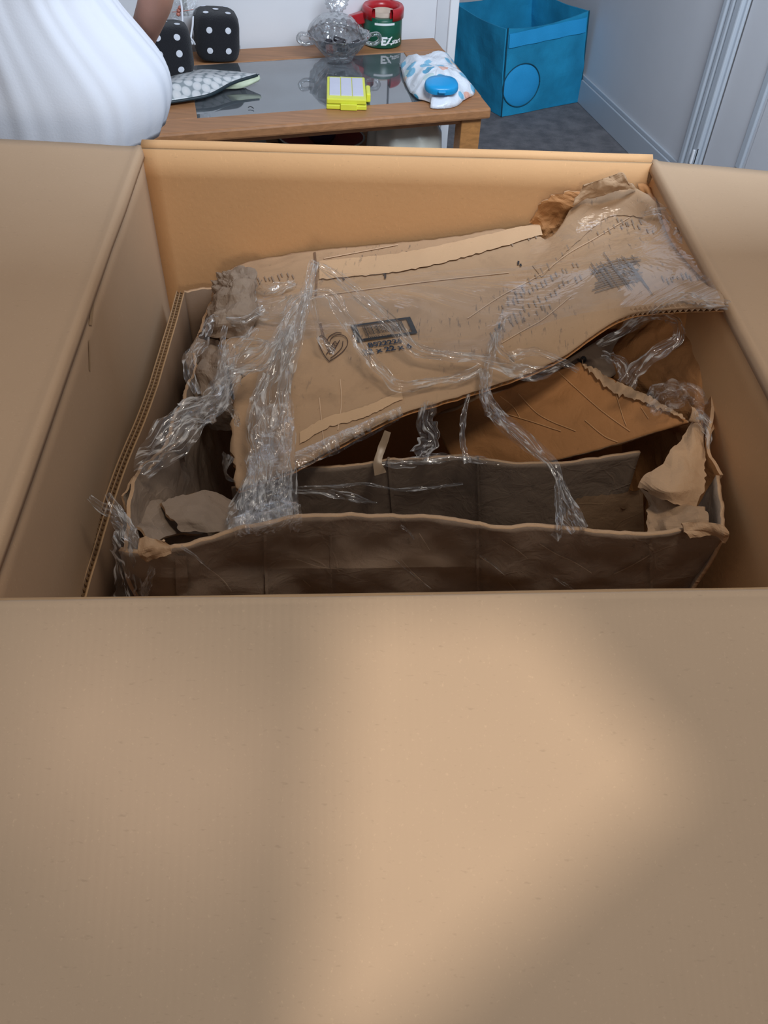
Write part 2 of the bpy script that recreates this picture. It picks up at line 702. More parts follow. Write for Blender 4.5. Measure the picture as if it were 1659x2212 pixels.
def text_on(name, s, tree, org, rt, upv, mat, parent, size=1.0, bold=.02, lift=.0016):
    vs, fs = text_mesh(s, size, bold)
    out = []
    for v in vs:
        x = org[0] + rt[0] * v.x + upv[0] * v.y
        y = org[1] + rt[1] * v.x + upv[1] * v.y
        out.append(onto(tree, x, y, lift, RIM - .15))
    return mesh(name, out, fs, mat, parent, False)


def lines_on(name, polys, tree, w, mat, parent, lift=.0015):
    """pen strokes on a surface; w in photo pixels"""
    vs, fs = [], []
    for pl in polys:
        C = cr([(x, y, 0) for x, y in pl], max(6, len(pl) * 5))
        T = np.gradient(C, axis=0)
        b = len(vs)
        for c, t in zip(C, T):
            q = np.array([-t[1], t[0]]) / (np.hypot(t[0], t[1]) + 1e-9) * w / 2
            vs.append(onto(tree, c[0] + q[0], c[1] + q[1], lift, RIM - .15))
            vs.append(onto(tree, c[0] - q[0], c[1] - q[1], lift, RIM - .15))
        for i in range(len(C) - 1):
            fs.append((b + 2 * i, b + 2 * i + 1, b + 2 * i + 3, b + 2 * i + 2))
    return mesh(name, vs, fs, mat, parent, False)


# ================================================================ SETTING
M['carpet'] = NT('grey_carpet')
_s = M['carpet']
_n = _s.noise(420, 3, .7)
_p = _s.noise(14, 4, .6)
M['carpet'] = _s.fin(_s.mix(_s.ramp(_p, [(.35, BK), (.65, WH)]), lin((108, 106, 110)), lin((140, 136, 138))), .95, _s.bump(_n, .8, .006))
M['wall_white'] = plain('white_wall_paint', (222, 222, 226), .6, .015, 8, .05)
M['wall_shaded'] = plain('shaded_wall_paint', (210, 210, 214), .6, .015, 8, .05)  # same paint as the white wall, its shade put into the colour
M['trim_white'] = plain('white_gloss_trim', (235, 235, 238), .35, .01, 8, .03)
M['trim_grey'] = plain('pale_grey_trim', (186, 192, 200), .4, .01, 8, .03)

S = lambda o, k='structure': tag(o, kind=k)
S(obox('floor', (-3.5, -1.2, -.04), (6.5, 0, 0), (0, 8, 0), (0, 0, .04), M['carpet']))
# table frame directions
TA = Vector((.947, .321, 0)).normalized()
TB = Vector((-.248, .969, 0)).normalized()
T_FR = Vector((.271, 2.700, 0))
TW, TD = 1.045, .695
T_BR = T_FR + TB * TD
WB0 = T_BR + TB * .03
WD = TA.copy()
WN = Vector((WD.y, -WD.x, 0))            # towards the camera
cr0 = PPL(990, 20, WB0, WN)
k_end = (cr0 - WB0).dot(WD)
cend = WB0 + WD * k_end
cend.z = 0
k845 = (PPL(845, 30, WB0, WN) - WB0).dot(WD)
k968 = (PPL(968, 60, WB0, WN) - WB0).dot(WD)
back = -WN
# white wall behind the table, door slab and casing at its right end
S(obox('wall_back', WB0 + WD * (-3.2), WD * (3.2 + k845 - .006), back * .10, Vector((0, 0, 2.5)), M['wall_white']))
S(obox('door_2', WB0 + WD * (k845 + .006) - WN * .012, WD * (k968 - k845 - .012), back * .08, Vector((0, 0, 2.1)), M['wall_white'], bev=.003))
S(obox('trim_3', WB0 + WD * k968 + WN * .008, WD * (k_end - k968), back * .11, Vector((0, 0, 2.2)), M['trim_white'], bev=.004))
S(obox('wall_return', cend - WN * .005 - WD * .08, WD * .075, back * 1.6, Vector((0, 0, 2.5)), M['wall_shaded']))
# wall on the right in the shaded paint copy, with baseboard, door casing and panelled door
RW0 = PZ(1257, 225, 0)
RW1 = PZ(1370, 338, 0)
RD = (RW1 - RW0).normalized()
RN = Vector((RD.y, -RD.x, 0))
if RN.x > 0:
    RN = -RN


def rw(x, y):
    return PPL(x, y, RW0, RN)


def kd(x, y):
    return (rw(x, y) - RW0).dot(RD)


kc0, kc1 = kd(1545, 120), kd(1588, 120)
S(obox('wall_right', RW0 - RD * 1.3, RD * (1.3 + kc0), -RN * .12, Vector((0, 0, 2.5)), M['wall_shaded']))
S(obox('wall_alcove', RW0 - RD * 1.3 - RN * (-.1), RN * 2.2, -RD * .1, Vector((0, 0, 2.5)), M['wall_shaded']))
zb = .10
bb = S(obox('baseboard_right', RW0 - RD * 1.3, RD * (1.3 + kc0), RN * .014, Vector((0, 0, zb)), M['trim_grey'], bev=.003))
obox('cap_moulding', RW0 - RD * 1.3 + Vector((0, 0, zb)), RD * (1.3 + kc0), RN * .009, Vector((0, 0, .018)), M['trim_grey'], bb, bev=.003)
# casing: three stepped bands
cw = kc1 - kc0
tr = S(obox('trim_1', RW0 + RD * kc0, RD * cw, RN * .012, Vector((0, 0, 2.15)), M['trim_grey'], bev=.003))
for a, b, t in ((.02, .22, .020), (.34, .18, .017), (.62, .30, .018)):
    obox('moulding_band', RW0 + RD * (kc0 + a * cw) + RN * .010, RD * (b * cw), RN * t, Vector((0, 0, 2.14)), M['trim_grey'], tr, bev=.005)
dr = S(obox('door_1', RW0 + RD * (kc1 + .004), RD * .82, -RN * .04, Vector((0, 0, 2.05)), M['wall_shaded'], bev=.002))
kp = kd(1640, 220)
M['metal'] = plain('dark_bronze_metal', (44, 44, 48), .35, Metallic=.8)
obox('panel_moulding', RW0 + RD * kp + Vector((0, 0, .25)), RD * .03, RN * .012, Vector((0, 0, 1.6)), M['trim_grey'], dr, bev=.004)
obox('door_panel', RW0 + RD * (kp + .045) + Vector((0, 0, .25)), RD * .5, RN * .006, Vector((0, 0, 1.6)), M['wall_shaded'], dr, bev=.004)
hp = rw(1507, 352) + Vector((0, 0, .035))
hb = obox('hinge', hp - RD * .012 + RN * .015 - Vector((0, 0, .04)), RD * .03, RN * .012, Vector((0, 0, .065)), M['metal'], dr, bev=.002)
obox('hinge_pin', hp - RD * .002 + RN * .026 - Vector((0, 0, .035)), RD * .009, RN * .009, Vector((0, 0, .05)), M['trim_white'], hb, bev=.002)

# ================================================================ SHIPPING BOX
BL, BR_, FR_, FL_ = Vector((-.366, 1.154, RIM)), Vector((.361, 1.190, RIM)), Vector((.386, .414, RIM)), Vector((-.294, .358, RIM))
ctr = (BL + BR_ + FR_ + FL_) / 4
box = thing('shipping_box', (ctr.x, ctr.y, 0), 'huge open new brown cardboard shipping box with flaps folded outward, filling the foreground', 'box')
TH = .006


def inward(p, k):
    d = (ctr - p)
    d.z = 0
    return p + d.normalized() * k


def bot(p, k=.03):
    q = inward(p, k)
    q.z = .006
    return q


def wall(name, a, b, mat, bow=.008, label=None, lowk=.025):
    """board between two rim corners, down to the floor, bowed a little"""
    out = Vector(((b - a).y, -(b - a).x, 0)).normalized()
    if out.dot(a - ctr) < 0:
        out = -out
    rows = []
    for i in range(6):
        t = i / 5
        row = []
        for j in range(5):
            s = j / 4
            p = a.lerp(b, s)
            q = bot(a, lowk).lerp(bot(b, lowk), s)
            x = p.lerp(q, t)
            x = x + out * bow * math.sin(PI * s) * math.sin(PI * min(1, t * 1.1))
            row.append(x)
        rows.append(row)
    return sheet(name, rows, mat, box, 26, 24, .0012, 5, TH, M['card_edge'], up=False, label=label)


wall('back_wall', BL, BR_, M['card_in'])
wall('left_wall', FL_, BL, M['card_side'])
wall('right_wall', BR_, FR_, M['card_in'])
wall('front_wall', FR_, FL_, M['card_in'])
q = [bot(p, .03) for p in (BL, BR_, FR_, FL_)]
hexa('bottom_panel', q, [p + Vector((0, 0, .006)) for p in q], M['card_in'], box)


def flap(name, a, b, da, db, L, mat, fold=.012, amp=.002, curve=0.0, label=None):
    """flap hinged on the rim edge a-b, spreading along da (at a) and db (at b)"""
    rows = []
    n = 7
    for (k_, z_) in ((.0085, -.012), (.0072, -.002), (.0035, .0024)):
        rows.append([a.lerp(b, j / 4) - ((Vector(da).lerp(Vector(db), j / 4)).normalized() * k_) + Vector((0, 0, z_)) for j in range(5)])
    for i in range(n):
        t = (i + .08 * (i == 0)) / (n - 1)
        row = []
        for j in range(5):
            s = j / 4
            d = (Vector(da).lerp(Vector(db), s)).normalized()
            p = a.lerp(b, s) + d * (t * L)
            p.z += fold * .5 * math.exp(-t * 16) * 0 + curve * math.sin(PI * t) * math.sin(PI * s)
            row.append(p)
        rows.append(row)
    return sheet(name, rows, mat, box, 40, 90, amp, 4, .005, M['card_edge'], up=True, label=label)


# front flap slopes down towards the viewer
flap('front_flap', FL_ + Vector((-.004, -.004, 0)), FR_ + Vector((.004, -.004, 0)), (-.16, -.86, -.47), (.10, -.86, -.47), .40, M['card_new'], amp=.0015, curve=.004,
     label='near flap sloping down towards the viewer, faint ribs, patchy warm light')
pl = PZ(0, 303, RIM + .012) - BL
flap('left_flap', BL + Vector((.0015, .0, .0012)), FL_ + Vector((.0015, 0, .0012)), pl.normalized(), (-1, .02, .02), .40, M['card_side'], amp=.0015)
prt = PZ(1659, 372, RIM - .008) - BR_
flap('right_flap', BR_ + Vector((-.0015, 0, .0012)), FR_ + Vector((-.0015, 0, .0012)), prt.normalized(), (1, .02, -.03), .40, M['card_side'], amp=.0015)
FP0 = FL_ + Vector((-.004, -.004, 0))
FPN = (FR_ - FL_).cross(Vector((-.03, -.86, -.47))).normalized()


def fpt(x, y):
    return PPL(x, y, FP0, FPN)


M['maskwhite'] = NT('white_mask_metal').fin(lin((225, 225, 222)), .5)


def patch_mask(L, quad, label, dist=.26):
    """added unseen mask: a hood whose four-sided opening shapes a light patch"""
    pts = [fpt(*q) for q in quad]
    c = sum(pts, Vector()) / 4
    ax = (c - L).normalized()
    hole = [L + (p - L) * (dist / (p - L).dot(ax)) for p in pts]
    ctr_ = L + ax * dist
    e1 = (hole[0] - ctr_).normalized()
    e2 = ax.cross(e1).normalized()
    out = []
    for h in hole:
        d = (h - ctr_)
        out.append(ctr_ + d.normalized() * .17)
    t = thing('light_patch_mask', (L.x, L.y, L.z - dist), label, 'lamp')
    vs = hole + out + [p + ax * .002 for p in hole] + [p + ax * .002 for p in out]
    fs = [(k, (k + 1) % 4, 4 + (k + 1) % 4, 4 + k) for k in range(4)]
    fs += [(8 + k, 12 + k, 12 + (k + 1) % 4, 8 + (k + 1) % 4) for k in range(4)] + [(k, 8 + k, 8 + (k + 1) % 4, (k + 1) % 4) for k in range(4)]
    mesh('mouth_plate', vs, fs, M['maskwhite'], t, False)
    rim_ = out
    top = [p - ax * (dist + .05) for p in out]
    mesh('mask_hood', rim_ + top, [(k, (k + 1) % 4, 4 + (k + 1) % 4, 4 + k) for k in range(4)] + [(4, 5, 6, 7)], M['maskwhite'], t, False)


patch_mask(BEAM_A, [(1475, 1680), (1150, 1300), (740, 1300), (650, 2400)], 'added white light mask shaping the flap patch, behind and right of the viewer')
patch_mask(BEAM_B, [(740, 1650), (340, 2010), (-40, 1640), (150, 1300)], 'added white light mask shaping the flap patch, behind and left of the viewer')
# back flap hangs down outside: a rounded fold then the board
rows = []
for dy, dz in ((-.0030, .0008), (-.0005, .004), (.004, .0068), (.010, .007), (.020, .003), (.026, -.010), (.045, -.12), (.06, -.25), (.07, -.38)):
    rows.append([BL.lerp(BR_, s) + Vector((.006 * (1 - 2 * s), dy, dz)) for s in (0, .33, .66, 1)])
sheet('back_flap', rows, M['card_in'], box, 30, 30, .0012, 5, .005, M['card_edge'], label='far flap folded down outside, rounded crease on top')
M['seam_shade'] = plain('corner_shade_brown', (62, 42, 28), .9)  # dark brown stroke painting the shade of the corner gap
tube('corner_seam_shade', [BL + Vector((.0045, -.0035, -.003)), BL.lerp(bot(BL, .025), .25) + Vector((.0045, -.0035, 0)), BL.lerp(bot(BL, .025), .5) + Vector((.0045, -.0035, 0))], .0016, M['seam_shade'], box, 6, 20)
# torn paper tab at the back right corner
sheet('torn_tab', [[R(1407, 352, .002), R(1418, 352, .002)], [R(1400, 385, -.02), R(1410, 388, -.02)], [R(1388, 415, -.05), R(1398, 420, -.05)]], M['card_edge'], box, 6, 10, .001, 20, .002, jag=(.002, .002, 0, 0))

# tape / glue stains on the left wall
M['stain'] = plain('brown_glue_stain', (176, 148, 116), .7)
lw = bvh([o for o in COL.objects if o.name == 'left_wall'][0])
lines_on('stain', [[(201, 625), (199, 650), (197, 672), (194, 702)], ], lw, 7, M['stain'], box, .0008)
lines_on('stain', [[(191, 735), (192, 760), (193, 800)]], lw, 3, M['stain'], box, .0008)

# ================================================================ LINER SHEET AT THE LEFT
lin_t = thing('liner_sheet', R(300, 960, -.30), 'bent double-wall cardboard liner standing along the left inner side of the big box', 'cardboard')
A0, A1 = R(182, 1300, -.19), R(397, 630, -.19)
A0 = A0 + (A0 - A1) * .06
rows = []
for dz in (0, -.05, -.2, -.45, -.70):
    rows.append([A0 + Vector((.01 * (-dz), 0, dz)), A0.lerp(A1, .3) + Vector((-.004, 0, dz)), A0.lerp(A1, .6) + Vector((.003, 0, dz)), A1 + Vector((0, 0, dz))])
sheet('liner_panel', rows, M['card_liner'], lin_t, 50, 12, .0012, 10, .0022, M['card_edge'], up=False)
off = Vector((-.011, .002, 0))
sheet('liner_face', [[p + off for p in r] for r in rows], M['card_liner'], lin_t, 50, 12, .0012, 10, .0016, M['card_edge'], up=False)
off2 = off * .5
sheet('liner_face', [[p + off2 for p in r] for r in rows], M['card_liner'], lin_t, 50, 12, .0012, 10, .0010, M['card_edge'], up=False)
for half in (0.0, .5):              # two rows of fluting seen end-on
    C = cr(rows[0], 560)
    vs, fs = [], []
    for i, c in enumerate(C):
        k = half + .25 + .22 * math.sin(i * PI / 3.2)
        p = Vector(c) + off * k + Vector((0, 0, -.001))
        vs += [p, p - Vector((0, 0, .02))]
    fs = [(2 * i, 2 * i + 2, 2 * i + 3, 2 * i + 1) for i in range(len(C) - 1)]
    mesh('corrugation', vs, fs, M['card_edge'], lin_t)
B0, B1 = R(397, 628, -.19), R(560, 608, -.19)
sheet('liner_panel', [[B0 + Vector((0, .0, dz)), B0.lerp(B1, .5) + Vector((0, .004, dz)), B1 + Vector((0, 0, dz))] for dz in (.0, -.04, -.2, -.6)], M['card_liner'], lin_t, 24, 12, .002, 14, .006, M['card_torn'], jag=(0, 0, .004, 0), up=False)

# ================================================================ TORN CARTON INSIDE
car = thing('torn_carton', R(900, 950, -.62), 'crushed torn older cardboard carton wrapped in clear plastic inside the big box', 'box')
CE = M['card_torn']
# --- top flap
lid_rows = [
    [R(456, 618, -.165), BK_(520, 572, .02), BK_(680, 541, .015), BK_(870, 524, .015), BK_(1145, 488, .02), BK_(1182, 516, .05), BK_(1245, 440, .035), BK_(1300, 412, .03), BK_(1372, 404, .035), R(1440, 455, -.03), R(1503, 512, -.03)],
    [R(470, 720, -.155), R(540, 660, -.140), R(690, 625, -.128), R(875, 600, -.120), R(1150, 560, -.100), R(1260, 520, -.080), R(1370, 480, -.055), R(1455, 520, -.04), R(1518, 552, -.03)],
    [R(500, 840, -.165), R(560, 800, -.155), R(690, 750, -.145), R(873, 710, -.130), R(1090, 660, -.110), R(1230, 620, -.085), R(1370, 580, -.055), R(1475, 580, -.03), R(1538, 596, -.012)],
    [R(496, 950, -.185), R(560, 925, -.180), R(670, 890, -.170), R(872, 815, -.150), R(1060, 760, -.125), R(1200, 710, -.100), R(1350, 640, -.065), R(1480, 620, -.025), R(1558, 632, .002)],
    [R(508, 1058, -.200), R(570, 1035, -.200), R(645, 1008, -.190), R(870, 896, -.165), R(1030, 843, -.145), R(1195, 782, -.120), R(1330, 694, -.085), R(1420, 668, -.04), R(1572, 664, .012)],
]
lid = sheet('top_flap', lid_rows, M['card_lid'], car, 110, 70, .0030, 9, .002, M['card_torn'], jag=(.006, .004, .004, .0012), label='scuffed printed flap with barcode, lying open on top')
LT = bvh(lid)
LG = [v.co.copy() for v in lid.data.vertices][:110 * 70]
low = [p + Vector((0, .0, -.0066)) for p in LG]
mesh('under_liner', low + [p - Vector((0, 0, .0012)) for p in low], [(i * 110 + j, i * 110 + j + 1, i * 110 + 111 + j, i * 110 + 110 + j) for i in range(69) for j in range(109)], M['card_warm'], car)
C = cr(LG[69 * 110:70 * 110:3], 620)
vs = []
for i, c in enumerate(C):
    p = Vector(c) + Vector((0, .0012, -.0044 + .0021 * math.sin(i * PI / 4)))
    vs += [p, p + Vector((-.004, .012, 0))]
mesh('corrugation', vs, [(2 * i, 2 * i + 2, 2 * i + 3, 2 * i + 1) for i in range(len(C) - 1)], M['card_torn'], car)

# --- torn back-right piece standing behind the flap
sheet('torn_corner', [
    [BK_(1140, 480, .012), BK_(1188, 422, .014), BK_(1225, 416, .016), BK_(1262, 412, .014)],
    [BK_(1158, 496, .016), BK_(1205, 452, .020), BK_(1240, 440, .018), BK_(1285, 430, .016)],
    [BK_(1172, 530, .020), BK_(1215, 505, .022), BK_(1255, 490, .020), BK_(1300, 470, .016)]],
    M['card_warm'], car, 40, 26, .006, 40, .003, CE, jag=(.004, .004, .007, 0), seed=3)
sheet('torn_corner', [
    [BK_(1258, 400, .040), BK_(1300, 385, .045), BK_(1343, 372, .046), BK_(1352, 384, .046)],
    [BK_(1250, 418, .040), BK_(1305, 402, .050), BK_(1350, 392, .050), BK_(1364, 400, .048)],
    [BK_(1232, 446, .042), BK_(1290, 424, .044), BK_(1350, 410, .046), BK_(1378, 414, .044)]],
    M['card_torn'], car, 44, 24, .005, 45, .003, CE, jag=(.005, .003, .005, .003), seed=4)
sheet('torn_corner', [
    [BK_(1376, 396, .02), BK_(1392, 400, .02), BK_(1408, 412, .02)],
    [BK_(1385, 430, .03), BK_(1405, 435, .035), R(1428, 455, -.03)],
    [R(1420, 480, -.06), R(1450, 490, -.05), R(1470, 505, -.04)]], M['card_warm'], car, 16, 16, .004, 30, .003, CE, jag=(.003, .004, .006, 0), seed=5)
# crushed left corner of the flap, rolled into folds
sheet('crushed_corner', [
    [R(466, 606, -.150), R(490, 590, -.125), R(520, 580, -.120), R(552, 592, -.125)],
    [R(462, 640, -.150), R(500, 618, -.105), R(540, 612, -.105), R(556, 640, -.125)],
    [R(455, 670, -.165), R(482, 660, -.120), R(528, 655, -.115), R(556, 676, -.130)],
    [R(440, 700, -.180), R(470, 705, -.130), R(515, 700, -.130), R(545, 712, -.140)],
    [R(438, 720, -.200), R(460, 730, -.150), R(495, 735, -.150), R(525, 740, -.150)]],
    M['card_dark'], car, 44, 44, .011, 34, .003, CE, jag=(.003, .003, .002, .002), seed=9)
sheet('crushed_corner', [
    [R(430, 735, -.19), R(465, 730, -.16), R(500, 745, -.155)],
    [R(405, 800, -.21), R(440, 790, -.17), R(490, 800, -.16)],
    [R(392, 870, -.23), R(430, 860, -.20), R(500, 870, -.18)],
    [R(395, 930, -.27), R(430, 930, -.25), R(500, 940, -.22)]],
    M['card_dark'], car, 30, 34, .013, 26, .003, CE, jag=(.004, .003, .004, .004), seed=12)


def drop(rows_top, depth, steps=(0, .03, .1, .25, .5), lean=Vector((0, 0, 0))):
    return [[p + Vector((0, 0, -depth * s * 2)) + lean * s for p in rows_top] for s in steps]


# --- front wall
ftop = [R(258, 1186, -.135), R(300, 1190, -.128), R(370, 1186, -.120), R(470, 1160, -.118), R(560, 1134, -.115), R(640, 1122, -.115), R(860, 1121, -.115), R(1050, 1131, -.115), R(1230, 1147, -.115), R(1390, 1154, -.115), R(1530, 1146, -.112), R(1566, 1158, -.118)]
fw = sheet('front_wall', drop(ftop, .28, lean=Vector((0, .03, 0))), M['card_dark'], car, 120, 40, .0065, 17, .005, CE, jag=(0, .003, .0022, 0), up=False, label='near wall of the old carton, dull and creased, with painted film glints', jf=40, flat=False)
# folded-over vertical creases on the wall
FWT = bvh(fw)
for (x0, x1, y0) in ((378, 402, 1196), (568, 574, 1144), (712, 716, 1130), (1028, 1034, 1137), (1400, 1406, 1162)):
    patch('crease_strip', FWT, [(x0, y0), (x1, y0), (x1 + 4, 1300), (x0 + 4, 1300)], M['card_dark'], car, 4, 24, .003, .0015, 50)
# crushed lips on the front wall ends
sheet('torn_lip', [[R(298, 1158, -.10), R(326, 1162, -.105), R(352, 1168, -.105)], [R(300, 1195, -.11), R(335, 1185, -.108), R(372, 1178, -.108)], [R(312, 1215, -.125), R(345, 1205, -.118), R(372, 1192, -.114)]], M['card_old'], car, 22, 14, .008, 44, .003, CE, jag=(.003, .003, .003, .003), seed=2)
sheet('torn_lip', [[R(1470, 1128, -.105), R(1520, 1124, -.10), R(1562, 1140, -.105)], [R(1478, 1150, -.108), R(1530, 1142, -.104), R(1575, 1156, -.108)], [R(1490, 1164, -.115), R(1530, 1160, -.112), R(1566, 1172, -.12)]], CE, car, 24, 12, .008, 36, .003, CE, jag=(.003, .004, .004, .003), seed=4)
# side return at the right end of the front wall
sheet('side_return', drop([R(1566, 1158, -.118), R(1560, 1100, -.12), R(1556, 1024, -.12)], .25, lean=Vector((-.03, 0, 0))), M['card_dark'], car, 16, 20, .004, 14, .004, CE, jag=(0, 0, .003, 0), up=False)

# --- left wall
ltop = [R(256, 1190, -.135), R(262, 1120, -.130), R(285, 1045, -.125), R(325, 993, -.125), R(372, 935, -.14), R(388, 862, -.17), R(428, 745, -.19), R(455, 650, -.19)]
sheet('left_wall', drop(ltop, .28, (0, .04, .12, .3, .5), Vector((.05, 0, 0))), M['card_dark'], car, 70, 36, .009, 13, .004, CE, jag=(0, 0, .004, 0), up=False, seed=6)
# inner fold leaning inwards, lit from above
sheet('inner_fold', [
    [R(272, 1075, -.135), R(300, 1035, -.13), R(335, 1000, -.13), R(400, 945, -.14)],
    [R(280, 1110, -.15), R(325, 1075, -.16), R(350, 1040, -.18), R(410, 1000, -.20)],
    [R(300, 1150, -.15), R(345, 1130, -.18), R(385, 1110, -.22), R(430, 1060, -.25)],
    [R(330, 1172, -.14), R(380, 1160, -.20), R(440, 1150, -.26), R(480, 1120, -.30)]],
    M['card_dark'], car, 34, 30, .008, 18, .003, CE, jag=(0, .006, .003, 0), seed=7)
# --- torn tongue
sheet('torn_tongue', [
    [R(345, 1082, -.160), R(400, 1064, -.170), R(455, 1062, -.19), R(505, 1080, -.21)],
    [R(352, 1100, -.165), R(410, 1095, -.170), R(470, 1095, -.185), R(520, 1110, -.20)],
    [R(372, 1125, -.17), R(420, 1125, -.170), R(480, 1128, -.18), R(540, 1135, -.19)],
    [R(390, 1150, -.18), R(440, 1150, -.18), R(500, 1152, -.18), R(560, 1155, -.18)]],
    M['card_dark'], car, 34, 26, .006, 20, .006, CE, jag=(.006, 0, .005, .003), seed=8, label='ragged board tongue torn from the left side')

# --- right wall
rtop = [R(1500, 560, -.05), R(1528, 690, -.06), R(1546, 780, -.085), R(1549, 880, -.10), R(1536, 955, -.11), R(1556, 1024, -.12)]
sheet('right_wall', drop(rtop, .28, (0, .04, .12, .3, .5), Vector((-.06, 0, 0))), M['card_warm'], car, 60, 36, .008, 12, .004, CE, jag=(0, 0, .003, 0), up=False, seed=11)
sheet('crumpled_flap', [
    [R(1330, 680, -.12), R(1420, 676, -.09), R(1500, 676, -.075), R(1535, 690, -.07)],
    [R(1285, 740, -.19), R(1370, 740, -.13), R(1470, 740, -.10), R(1545, 770, -.085)],
    [R(1250, 790, -.24), R(1340, 800, -.17), R(1450, 800, -.12), R(1552, 830, -.095)],
    [R(1270, 850, -.26), R(1370, 860, -.20), R(1460, 880, -.15), R(1540, 900, -.11)],
    [R(1330, 900, -.28), R(1420, 920, -.22), R(1500, 940, -.16), R(1535, 960, -.125)]],
    M['card_warm'], car, 70, 60, .010, 15, .003, CE, jag=(.004, .004, 0, .004), seed=14, label='creased brown flap crumpled against the right side')
# --- brown flap pushed inwards
bf_rows = [
    [R(1030, 862, -.20), R(1120, 830, -.185), R(1200, 800, -.165), R(1252, 780, -.150)],
    [R(985, 888, -.23), R(1100, 870, -.205), R(1240, 835, -.17), R(1345, 830, -.145)],
    [R(935, 905, -.26), R(1080, 920, -.225), R(1250, 890, -.18), R(1420, 872, -.135)],
    [R(960, 960, -.27), R(1090, 965, -.24), R(1260, 940, -.19), R(1488, 912, -.125)],
    [R(985, 1020, -.29), R(1100, 1012, -.26), R(1220, 990, -.215), R(1486, 915, -.128)]]
bf = sheet('inner_flap', bf_rows, M['card_warm'], car, 80, 50, .0030, 14, .005, CE, jag=(.002, .003, .001, .001), seed=15, label='plain brown flap pushed in under the printed one')
BT = bvh(bf)
# peeled white-ish paper along its upper edge
patch('peeled_edge', BT, [(1255, 783), (1330, 826), (1400, 858), (1480, 906), (1478, 912), (1396, 876), (1322, 850), (1264, 797)], CE, car, 60, 6, .002, .005, 70, jag=9)
# --- long inner panel behind the front wall
ptop = [R(500, 1055, -.24), R(640, 1018, -.215), R(750, 1006, -.205), R(860, 990, -.20), R(1000, 985, -.195), R(1050, 993, -.195), R(1130, 1003, -.195), R(1220, 1000, -.195), R(1385, 979, -.185)]
ip = sheet('inner_panel', drop(ptop, .22, lean=Vector((0, .0, 0))), M['card_dark'], car, 90, 30, .0035, 10, .004, CE, jag=(0, 0, .002, 0), up=False, seed=16)
IT = bvh(ip)
for a, b, c, d in (((836, 990), (842, 990), (856, 1126), (848, 1126)), ((1030, 990), (1034, 990), (1040, 1130), (1035, 1130))):
    patch('crease_strip', IT, [a, b, c, d], M['card_dark'], car, 4, 16, .002, .001, 50)
patch('torn_ply', IT, [(1245, 1072), (1388, 1058), (1392, 1160), (1180, 1160)], M['card_old'], car, 20, 14, .003, .001, 30, jag=5)
# --- torn corner at the right
sheet('torn_corner', [
    [R(1494, 900, -.11), R(1506, 904, -.105), R(1520, 925, -.105)],
    [R(1440, 985, -.12), R(1485, 990, -.11), R(1528, 985, -.115)],
    [R(1384, 1040, -.135), R(1450, 1060, -.115), R(1524, 1050, -.12)],
    [R(1378, 1052, -.14), R(1450, 1090, -.13), R(1512, 1098, -.13)]],
    M['card_torn'], car, 36, 44, .006, 20, .004, CE, jag=(.003, .005, 0, .005), seed=18, label='pale torn corner folded inwards')
sheet('torn_corner', [
    [R(1380, 1050, -.155), R(1450, 1082, -.145), R(1508, 1100, -.14)],
    [R(1396, 1090, -.16), R(1455, 1110, -.14), R(1522, 1112, -.13)],
    [R(1392, 1130, -.15), R(1460, 1136, -.13), R(1530, 1132, -.12)],
    [R(1396, 1165, -.15), R(1460, 1165, -.14), R(1535, 1160, -.13)]],
    M['card_old'], car, 36, 30, .010, 22, .004, CE, jag=(.004, .006, .004, 0), seed=21)
sheet('torn_tip', [[R(1492, 876, -.095), R(1500, 880, -.095)], [R(1494, 892, -.10), R(1512, 898, -.10)], [R(1488, 910, -.11), R(1510, 914, -.105)]], CE, car, 8, 10, .003, 40, .002, CE, jag=(.002, .002, .003, 0))
# --- carton back wall and floor, deep in shade
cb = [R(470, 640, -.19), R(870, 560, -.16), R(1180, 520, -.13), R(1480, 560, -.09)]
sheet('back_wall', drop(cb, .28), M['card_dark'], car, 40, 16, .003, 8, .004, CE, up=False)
zf = RIM - .62
q = [PZ(420, 1010, zf), PZ(1350, 1010, zf), Vector((.29, .56, zf)), Vector((-.24, .52, zf))]
q = [Vector((-.30, 1.08, zf)), Vector((.31, 1.10, zf)), Vector((.30, .60, zf)), Vector((-.26, .56, zf))]
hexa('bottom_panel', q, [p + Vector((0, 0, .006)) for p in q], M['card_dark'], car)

# --- pale strips, print and scuffs on the top flap
patch('paper_strip', LT, [(690, 566), (870, 548), (1040, 512), (1165, 480), (1172, 508), (1050, 545), (880, 586), (690, 606)], M['card_strip'], lid, 60, 8, .0018, .0006, 40, jag=3)
patch('paper_strip', LT, [(648, 935), (700, 905), (780, 882), (868, 846), (870, 862), (790, 902), (710, 925), (648, 962)], M['card_strip'], lid, 40, 6, .0014, .0006, 40, jag=4)
patch('torn_strip', LT, [(1150, 575), (1250, 470), (1330, 430), (1400, 440), (1390, 470), (1320, 468), (1262, 510), (1170, 600)], M['card_old'], lid, 40, 10, .0010, .0004, 30, jag=4)
M['creaseink'] = plain('darkened_fold', (120, 94, 74), .8)
lines_on('crease', [[(680, 546), (684, 600), (682, 640)]], LT, 5, M['creaseink'], lid, .0012)
lines_on('crease', [[(692, 700), (700, 730), (714, 765)]], LT, 5, M['creaseink'], lid, .0012)


def quad_on(name, tree, px, mat, parent, lift=.0016):
    """flat printed shape; px = list of quads"""
    vs, fs = [], []
    for q in px:
        b = len(vs)
        for (x, y) in q:
            vs.append(onto(tree, x, y, lift, RIM - .14))
        fs.append(tuple(range(b, b + len(q))))
    return mesh(name, vs, fs, mat, parent, False)


